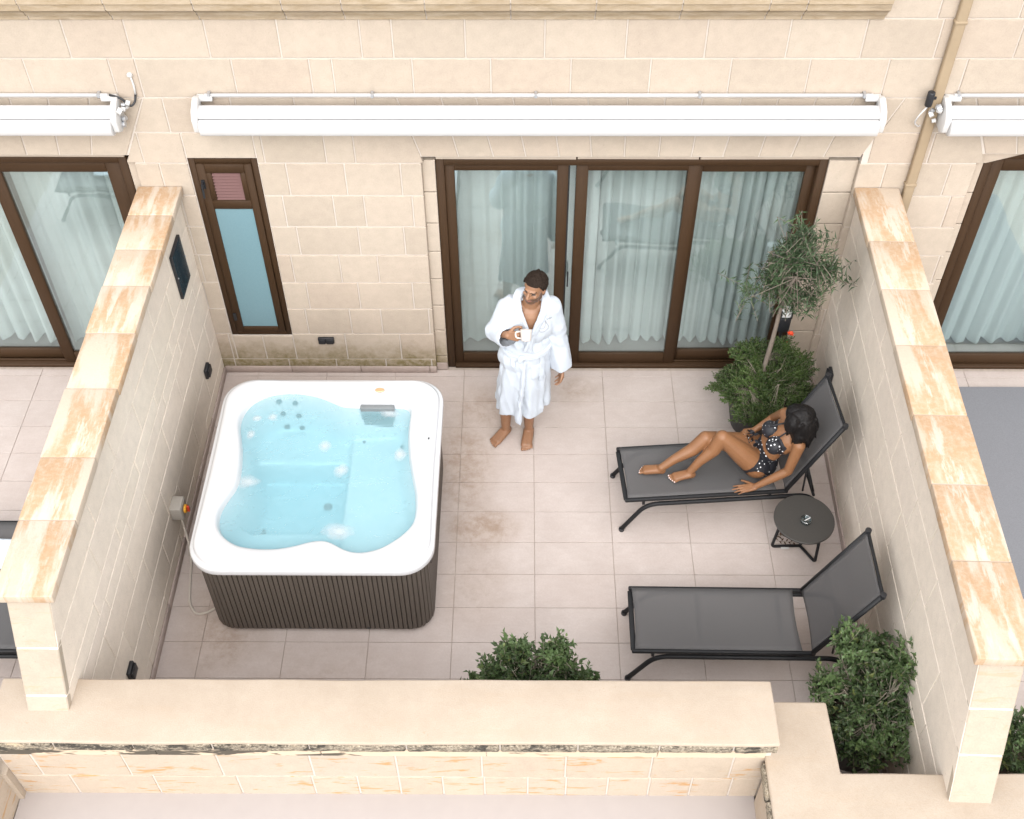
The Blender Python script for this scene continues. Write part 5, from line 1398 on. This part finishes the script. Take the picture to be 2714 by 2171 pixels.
# robe
m = MB()
p_ell(m, (-0.05, -0.635, 1.29), (0.205, 0.150, 0.20)); p_ell(m, (-0.068, -0.635, 1.08), (0.185, 0.135, 0.17)); p_ell(m, (-0.088, -0.635, 0.92), (0.198, 0.150, 0.16))
p_cap(m, (-0.19, -0.63, 1.425), 0.085, (0.10, -0.63, 1.425), 0.085)
p_cap(m, (-0.205, -0.635, 1.425), 0.080, (-0.292, -0.652, 1.205), 0.080); p_cap(m, (-0.292, -0.652, 1.205), 0.085, (-0.205, -0.795, 1.27), 0.082, flat1=True)
p_cap(m, (-0.300, -0.652, 1.19), 0.075, (-0.21, -0.79, 1.215), 0.062, flat1=True)
p_cap(m, (0.115, -0.635, 1.425), 0.080, (0.165, -0.61, 1.15), 0.070); p_cap(m, (0.165, -0.61, 1.15), 0.076, (0.212, -0.640, 0.795), 0.079, flat1=True)
# skirt with soft folds
rg_, NSK = [], 72
zs_ = [1.06, 1.0, 0.92, 0.84, 0.75, 0.66, 0.57, 0.48, 0.41, 0.365]
for z in zs_:
    t = (1.06 - z) / 0.70; cx, cy = -0.068 - 0.030 * t, -0.635 + 0.0 * t; rx, ry = 0.178 + 0.036 * t, 0.132 + 0.040 * t
    for k in range(NSK):
        a = 2 * math.pi * k / NSK
        fo = t * (0.014 * math.sin(5 * a + 1.0) + 0.011 * math.sin(11 * a + 2 + t) + 0.007 * math.sin(17 * a))
        zz = z + (0.045 * t * math.cos(a) * 0.4 + 0.012 * math.sin(a * 3 + 1)) * (1 if z < 0.5 else 0)
        rg_.append((cx + (rx + fo) * math.cos(a), cy + (ry + fo) * math.sin(a), zz))
fs = [(i * NSK + k, i * NSK + (k + 1) % NSK, (i + 1) * NSK + (k + 1) % NSK, (i + 1) * NSK + k) for i in range(len(zs_) - 1) for k in range(NSK)]
fs += [tuple(range(NSK)), tuple((len(zs_) - 1) * NSK + k for k in range(NSK))[::-1]]
m.add(rg_, fs)
# wrapped front panel whose corner hangs lower than the hem
pan, pf = [], []
for i in range(13):
    t = i / 12; z = 0.98 - 0.70 * t
    xl, xr = -0.085 - 0.085 * t ** 1.2 * (1 if t < 0.88 else max(0.15, 1 - (t - 0.88) * 6)), -0.062 - 0.045 * t
    for j in range(7):
        w = j / 6; x = xl + (xr - xl) * w
        zz = z + (0.10 * (1 - w) if i == 12 else 0.0)
        y = -0.635 - (0.142 + 0.034 * (1.06 - zz) / 0.70) * math.sqrt(max(0.05, 1 - ((x + 0.085) / 0.22) ** 2)) - 0.006 - 0.018 * math.sin(w * math.pi) * (0.4 + t) - 0.012 * t
        pan.append((x, y, zz))
for i in range(12):
    for j in range(6): q = i * 7 + j; pf.append((q, q + 1, q + 8, q + 7))
nb = len(pan)
pan2 = [(x, y + 0.016, z) for (x, y, z) in pan]
edge = [i * 7 for i in range(13)] + [12 * 7 + j for j in range(1, 7)] + [i * 7 + 6 for i in range(11, -1, -1)] + [j for j in range(5, 0, -1)]
m.add(pan + pan2, pf + [tuple(q + nb for q in f_[::-1]) for f_ in pf] + [(edge[i], edge[i] + nb, edge[(i + 1) % len(edge)] + nb, edge[(i + 1) % len(edge)]) for i in range(len(edge))])
def robe_disp(c, n):
    u = mnoise.noise(Vector((c.x * 16, c.y * 16, c.z * 5))) * 0.009
    arms = smoothstep(0.16, 0.22, abs(c.x + 0.05))
    w = mnoise.noise(Vector((c.x * 9, c.y * 9 + 5, c.z * 11))) * 0.006 * arms
    ch = 0.004 * math.sin(c.z * 60 + c.x * 30) * smoothstep(1.02, 1.08, c.z) * smoothstep(1.22, 1.12, c.z)
    rd = 0.006 * (1 - 3.0 * abs(mnoise.noise(Vector((c.x * 13 + c.z * 3, c.y * 6, c.z * 4 + 7)))))
    return u + w + ch + rd
robe_me = fuse(m, 0.0065, 4, robe_disp)
# open the neck in a V and hollow the cuffs
bm = bmesh.new(); bm.from_mesh(robe_me); bm.normal_update(); dl = []
for f_ in bm.faces:
    c = f_.calc_center_median(); n = f_.normal
    if 1.285 < c.z < 1.56 and c.y < -0.66 and abs(c.x + 0.035 - 0.02 * (c.z - 1.3)) < 0.082 * (c.z - 1.285) / 0.23: dl.append(f_)
    elif (c - Vector((-0.205, -0.795, 1.255))).length < 0.075 and n.dot(Vector((0.48, -0.8, 0.35))) > 0.86: dl.append(f_)
    elif (c - Vector((0.212, -0.640, 0.793))).length < 0.066 and n.z < -0.85: dl.append(f_)
bmesh.ops.delete(bm, geom=dl, context='FACES')
for _ in range(5): bmesh.ops.smooth_vert(bm, verts=[v for v in bm.verts if v.is_boundary], factor=0.5, use_axis_x=True, use_axis_y=True, use_axis_z=True)
bm.to_mesh(robe_me); bm.free()
bvh = BVHTree.FromPolygons([v.co.copy() for v in robe_me.vertices], [tuple(p.vertices) for p in robe_me.polygons])
def drape(x, z, off=0.004, dflt=-0.78):
    h = bvh.ray_cast(Vector((x, -2.0, z)), Vector((0, 1, 0)))
    if h[0] is None or h[0].y > -0.5: return Vector((x, dflt - off, z))
    return h[0] + Vector((0, -off, 0))
robe = link("bathrobe", robe_me, M['robe'], man); to_local(robe_me, MO)
# shawl collar
m = MB()
for side, pts in ((-1, [(-0.035, -0.565, 1.535), (-0.098, -0.60, 1.545), (-0.122, -0.66, 1.525), (-0.115, -0.725, 1.475), (-0.085, -0.77, 1.40), (-0.050, -0.795, 1.30), (-0.035, -0.795, 1.20), (-0.035, -0.782, 1.10)]),
                  (1, [(-0.035, -0.565, 1.535), (0.035, -0.60, 1.545), (0.058, -0.66, 1.525), (0.050, -0.725, 1.475), (0.018, -0.77, 1.40), (-0.025, -0.797, 1.30), (-0.055, -0.805, 1.21), (-0.075, -0.795, 1.12)])):
    for (a, b) in zip(pts[:-1], pts[1:]): 
        p_cap(m, a, 0.016, b, 0.016, 12); p_cap(m, Vector(a) + Vector((side * 0.022, 0.012, -0.004)), 0.013, Vector(b) + Vector((side * 0.022, 0.012, -0.004)), 0.013, 12); p_cap(m, Vector(a) + Vector((side * 0.04, 0.026, -0.006)), 0.011, Vector(b) + Vector((side * 0.04, 0.026, -0.006)), 0.011, 12)
col_me = fuse(m, 0.006, 3, lambda c, n: 0.003 * mnoise.noise(c * 22)); to_local(col_me, MO); link("collar", col_me, M['robe'], man)
# belt with hanging ends
m = MB()
for k in range(40):
    def bp(k):
        a = 2 * math.pi * k / 40; x = -0.066 + 0.186 * math.cos(a); y = -0.635 + 0.142 * math.sin(a); z = 1.035 + 0.018 * math.cos(a) + (0.012 * math.sin(a)); return Vector((x, y, z))
    for dz in (-0.012, 0.012): p_cap(m, bp(k) + Vector((0, 0, dz)), 0.015, bp(k + 1) + Vector((0, 0, dz)), 0.015, 10)
p_ell(m, (-0.10, -0.785, 1.03), (0.03, 0.022, 0.026)); p_ell(m, (-0.115, -0.79, 1.01), (0.02, 0.018, 0.03))
def tail(pts):
    for a, b in zip(pts[:-1], pts[1:]):
        for dx in (-0.012, 0.0, 0.012): p_cap(m, drape(a[0] + dx, a[1], 0.006), 0.0085, drape(b[0] + dx, b[1], 0.006), 0.0085, 8)
tail([(-0.165, 1.03), (-0.17, 0.98), (-0.168, 0.93)]); tail([(0.052, 1.03), (0.056, 0.96), (0.055, 0.89), (0.052, 0.82), (0.05, 0.75)])
belt_me = fuse(m, 0.006, 2, lambda c, n: 0.002 * mnoise.noise(c * 40)); to_local(belt_me, MO); link("belt", belt_me, M['robe'], man)
# patch pocket
pv, pf = [], []
for i in range(9):
    for j in range(9):
        x = -0.028 + 0.115 * j / 8; z = 0.93 - 0.14 * i / 8; q = drape(x, z, 0.010 if 0 < i < 8 and 0 < j < 8 else 0.001) - MO; pv.append(q)
for i in range(8):
    for j in range(8): q = i * 9 + j; pf.append((q, q + 9, q + 10, q + 1))
po = link("pocket", pyd("pocket", pv, pf, True), M['robe'], man)
# embroidered emblem: a curved drop with two small flourishes
def stroke(m, pts, w):
    q = fillet([drape(x, z, 0.003) for x, z in pts], 0.03, 4); m.tube([p - MO for p in q], w, 6)
m = MB(); ex, ez = 0.070, 1.330
stroke(m, [(ex - 0.040, ez + 0.012), (ex - 0.048, ez - 0.006), (ex - 0.036, ez - 0.028), (ex - 0.006, ez - 0.036), (ex + 0.022, ez - 0.024), (ex + 0.028, ez + 0.004), (ex + 0.012, ez + 0.028), (ex + 0.004, ez + 0.052)], 0.0032)
stroke(m, [(ex - 0.040, ez + 0.012), (ex - 0.026, ez - 0.006), (ex - 0.004, ez - 0.004), (ex + 0.004, ez + 0.022), (ex + 0.002, ez + 0.05)], 0.0026)
stroke(m, [(ex + 0.012, ez + 0.064), (ex + 0.018, ez + 0.050), (ex + 0.028, ez + 0.062)], 0.0028); stroke(m, [(ex + 0.034, ez + 0.062), (ex + 0.036, ez + 0.048), (ex + 0.050, ez + 0.060)], 0.0028)
m.build("emblem", M['thread'], man)
# mug
MUG = Vector((-0.070, -0.905, 1.335))
mg = thing("mug", "cream coffee mug held against the bathrobe", "mug", MUG); mg.rotation_euler = (R(-38), 0, 0)
MB().lathe([(0.0, 0.0), (0.034, 0.0), (0.038, 0.006), (0.043, 0.078), (0.0445, 0.084), (0.041, 0.084), (0.0385, 0.078), (0.036, 0.012), (0.0, 0.010)], (0, 0, 0), 28, close=False).build("cup", M['mug'], mg, smooth=True)
MB().lathe([(0.0, 0.03), (0.037, 0.03)], (0, 0, 0), 24, close=False).build("coffee", M['coffee'], mg)
MB().tube(fillet([(-0.038, 0.008, 0.068), (-0.078, 0.014, 0.066), (-0.076, 0.014, 0.022), (-0.034, 0.008, 0.018)], 0.022), 0.0065, 8).build("handle", M['mug'], mg, smooth=True)
for v_ in man.data.vertices: v_.co -= MO

# ------------------------------------------------ woman on the lounger
WO = Vector((1.72, -1.30, 0.37))
m = MB()
hipL, hipR = Vector((1.685, -1.375, 0.475)), Vector((1.70, -1.185, 0.475))
knL, knR = Vector((1.395, -1.325, 0.745)), Vector((1.285, -1.265, 0.665))
anL, anR = Vector((1.185, -1.405, 0.445)), Vector((0.965, -1.372, 0.440))
for h_, k_, a_ in ((hipL, knL, anL), (hipR, knR, anR)):
    p_chain(m, [(h_, 0.098), (h_.lerp(k_, 0.45), 0.084), (k_, 0.055)])
    ca = k_.lerp(a_, 0.32) + Vector((0.016, 0, -0.018)); p_chain(m, [(k_, 0.055), (ca, 0.052), (k_.lerp(a_, 0.72), 0.036), (a_, 0.030)])
SE = 0.379
tL = p_foot(m, anL, (1.222, -1.405, SE), (1.015, -1.440, SE), s=0.88, mirror=-1)
tR = p_foot(m, anR, (1.000, -1.370, SE), (0.792, -1.352, SE), s=0.88, mirror=1)
pel = Vector((1.71, -1.275, 0.475)); wst = Vector((1.775, -1.305, 0.62)); chs = Vector((1.845, -1.335, 0.765)); nck = Vector((1.893, -1.345, 0.895))
ax = (chs - pel).normalized(); TX = Vector((-0.06, 0.31, 0.04)).normalized()      # towards her right shoulder
TY = ax.cross(TX).normalized()
if TY.x > 0: TY = -TY
TX = TY.cross(ax).normalized() * (1 if TY.cross(ax).dot(TX) > 0 else -1)
TB3 = Matrix((TX, TY, ax)).transposed()
p_ell(m, pel, (0.160, 0.105, 0.115), TB3); p_ell(m, pel + Vector((0.045, 0, -0.012)), (0.155, 0.105, 0.095), TB3); p_ell(m, wst, (0.118, 0.085, 0.13), TB3); p_ell(m, chs, (0.135, 0.092, 0.14), TB3)
shL, shR = Vector((1.925, -1.485, 0.838)), Vector((1.862, -1.195, 0.868))
p_cap(m, shL, 0.046, shR, 0.046); p_cap(m, nck + Vector((0.0, 0, -0.05)), 0.062, nck, 0.048); 
WHC = Vector((1.905, -1.385, 1.010)); WF = Vector((-0.72, 0.10, -0.62))
p_cap(m, nck, 0.046, WHC + Vector((0.015, 0, -0.06)), 0.046)
brL = chs - TX * 0.066 + TY * 0.085 - ax * 0.025; brR = chs + TX * 0.066 + TY * 0.085 - ax * 0.025
for b_ in (brL, brR): p_ell(m, b_, (0.066, 0.056, 0.063), TB3)
_, WHB = p_head(m, WHC, WF, (0.3, -0.12, 1), 0.93)
# propping left arm
elL = Vector((1.880, -1.525, 0.595)); wrL = Vector((1.662, -1.530, 0.412))
p_chain(m, [(shL, 0.046), (elL, 0.035), (elL.lerp(wrL, 0.3), 0.035), (wrL, 0.023)])
p_hand(m, wrL, (-1, -0.10, -0.13), (0, 0.1, -1), (0, 1, 0), (0.10, 0.12, 0.08), spread=0.16, scale=0.90, thumb_in=0.1, thumb_curl=0.2)
elR = Vector((1.83, -1.055, 0.66)); wrR = Vector((1.675, -1.135, 0.605))
p_chain(m, [(shR, 0.046), (elR, 0.035), (wrR, 0.023)])
p_hand(m, wrR, (-0.9, -0.25, 0.05), (-0.1, -0.3, -1), (-0.2, -1, 0.2), (0.7, 0.8, 0.5), scale=0.88, thumb_in=0.3, thumb_curl=0.6)
wme = fuse(m, 0.0046, 3)
for mm in ('skin_w', 'nail', 'hair_w'): wme.materials.append(M[mm])
WHI = WHB.transposed()
for pl in wme.polygons:
    c = Vector(pl.center)
    if (c - WHC).length < 0.15:
        q = WHI @ (c - WHC)
        if q.z > -0.055 or q.y < 0.0: pl.material_index = 2 if (c - WHC).length < 0.125 else 0
    if c.z < 0.43 and pl.normal.z > 0.1:
        for q in tL + tR:
            if (c - q).length < 0.0062: pl.material_index = 1
woman = bpy.data.objects.new("person", wme); COL.objects.link(woman); woman.location = WO
tag(woman, "dark-haired person in a black star-dotted bikini reclining on the lounger", "person")
def star_cloth():
    t = NT("black_star_print"); mp = t.pos((1, 1, 1), (0.6, 0.4, 0.3))
    vo = t.node("ShaderNodeTexVoronoi"); t.l.new(mp, vo.inputs['Vector']); vo.inputs['Scale'].default_value = 34; vo.inputs['Randomness'].default_value = 0.35
    c = t.mix(t.ramp(vo.outputs['Distance'], [(0.19, 1.0), (0.23, 0.0)]), (0.012, 0.013, 0.018), (0.80, 0.82, 0.84))
    return t.done(t.bsdf(c, 0.6))
M['bikini'] = star_cloth()
def loc(c):
    d = c - pel; return Vector((d.dot(TX), d.dot(TY), d.dot(ax)))
def on_thigh(c, h_, k_):
    d = k_ - h_; t = (c - h_).dot(d) / d.length_squared
    return t > 0.20 and (c - (h_ + d * t)).length < 0.106
def bottom_keep(c, n):
    q = loc(c)
    if (c - pel).length > 0.27 or on_thigh(c, hipL, knL) or on_thigh(c, hipR, knR): return False
    fa = wrL - elL; tt = max(0, min(1, (c - elL).dot(fa) / fa.length_squared))
    if (c - (elL + fa * tt)).length < 0.05: return False
    if (c - wrL).length < 0.12 or (c - wrR).length < 0.11 or (c - elR).length < 0.12: return False
    return q.z < 0.180 - 0.02 * (abs(q.x) / 0.12) and q.z > -0.11
def top_keep(c, n):
    d = c - chs; q = Vector((d.dot(TX), d.dot(TY), d.dot(ax)))
    if abs(q.x) > 0.145 or (c - elR).length < 0.13 or (c - elL).length < 0.14 or (c - shL).length < 0.055 or (c - shR).length < 0.055: return False
    gap = 0.012 if q.z < 0.0 else 0.012 + q.z * 0.5
    if q.y > 0.03: return -0.085 < q.z < 0.058 - 0.25 * abs(abs(q.x) - 0.06) and (abs(q.x) > gap * 0.6 or q.z < -0.035)
    return -0.065 < q.z < -0.02
bt = slice_of(wme, bottom_keep, 0.0035, "bikini_bottom", M['bikini'], woman, solid=0.003, relax=6); to_local(bt.data, WO)
tp = slice_of(wme, top_keep, 0.0035, "bikini_top", M['bikini'], woman, solid=0.003, relax=6); to_local(tp.data, WO)
# ruffle at the front of the bottoms
m = MB(); r = random.Random(4)
for k in range(26):
    a = pel + TX * r.uniform(0.03, 0.13) + TY * (0.10 + r.uniform(-.01, .02)) + ax * r.uniform(0.03, 0.13)
    leaf_quads(m, a, (TY * 0.5 + rvec(r)).normalized(), rvec(r), 0.055, 0.04)
m.v = [tuple(Vector(v_) - WO) for v_ in m.v]; m.build("bikini_bow", M['bikini'], woman)
# straps to the neck
m = MB()
for s_, b_ in ((-1, brL), (1, brR)):
    p_ = [b_ + TY * 0.052 + ax * 0.045, b_ + TY * 0.03 + ax * 0.09 - TX * s_ * 0.012, nck - ax * 0.02 + TX * s_ * 0.035 + TY * 0.04, nck + TX * s_ * 0.045 - TY * 0.02]
    m.tube([q - WO for q in fillet(p_, 0.03)], 0.006, 6)
m.build("strap", M['bikini'], woman)
# long dark hair falling over the face and shoulder
m = MB()
up = Vector((0.1, 0, 1))
p_ell(m, WHC + Vector((0.030, 0.005, 0.030)), (0.092, 0.088, 0.096)); p_ell(m, WHC + Vector((0.065, -0.015, -0.04)), (0.080, 0.088, 0.115))
p_ell(m, WHC + Vector((0.035, -0.065, -0.055)), (0.080, 0.052, 0.125)); p_ell(m, WHC + Vector((-0.045, -0.035, 0.0)), (0.062, 0.070, 0.095)); p_ell(m, WHC + Vector((-0.02, 0.03, 0.04)), (0.075, 0.070, 0.075)); p_ell(m, WHC + Vector((0.01, 0.045, 0.01)), (0.075, 0.062, 0.095))
p_cap(m, WHC + Vector((0.07, -0.03, -0.08)), 0.070, WHC + Vector((0.075, -0.045, -0.19)), 0.045); p_cap(m, WHC + Vector((0.01, -0.085, -0.08)), 0.042, WHC + Vector((0.0, -0.085, -0.155)), 0.022)
r = random.Random(9)
for k in range(36):
    a = r.uniform(-0.4, 4.0); st_ = WHC + Vector((0.03 + 0.09 * math.cos(a), -0.01 - 0.085 * abs(math.sin(a)), r.uniform(-0.05, 0.06))); en = st_ + Vector((r.uniform(-.02, .03), r.uniform(-.03, .01), -r.uniform(0.08, 0.16)))
    p_cap(m, st_, 0.013, en, 0.006, 8)
hme = fuse(m, 0.0055, 5, lambda c, n: 0.0028 * mnoise.noise(Vector((c.x * 60, c.y * 60, c.z * 6))) + 0.002 * mnoise.noise(Vector((c.x * 130, c.y * 130, c.z * 9))))
to_local(hme, WO); link("hair", hme, M['hair_w'], woman)
for v_ in wme.vertices: v_.co -= WO
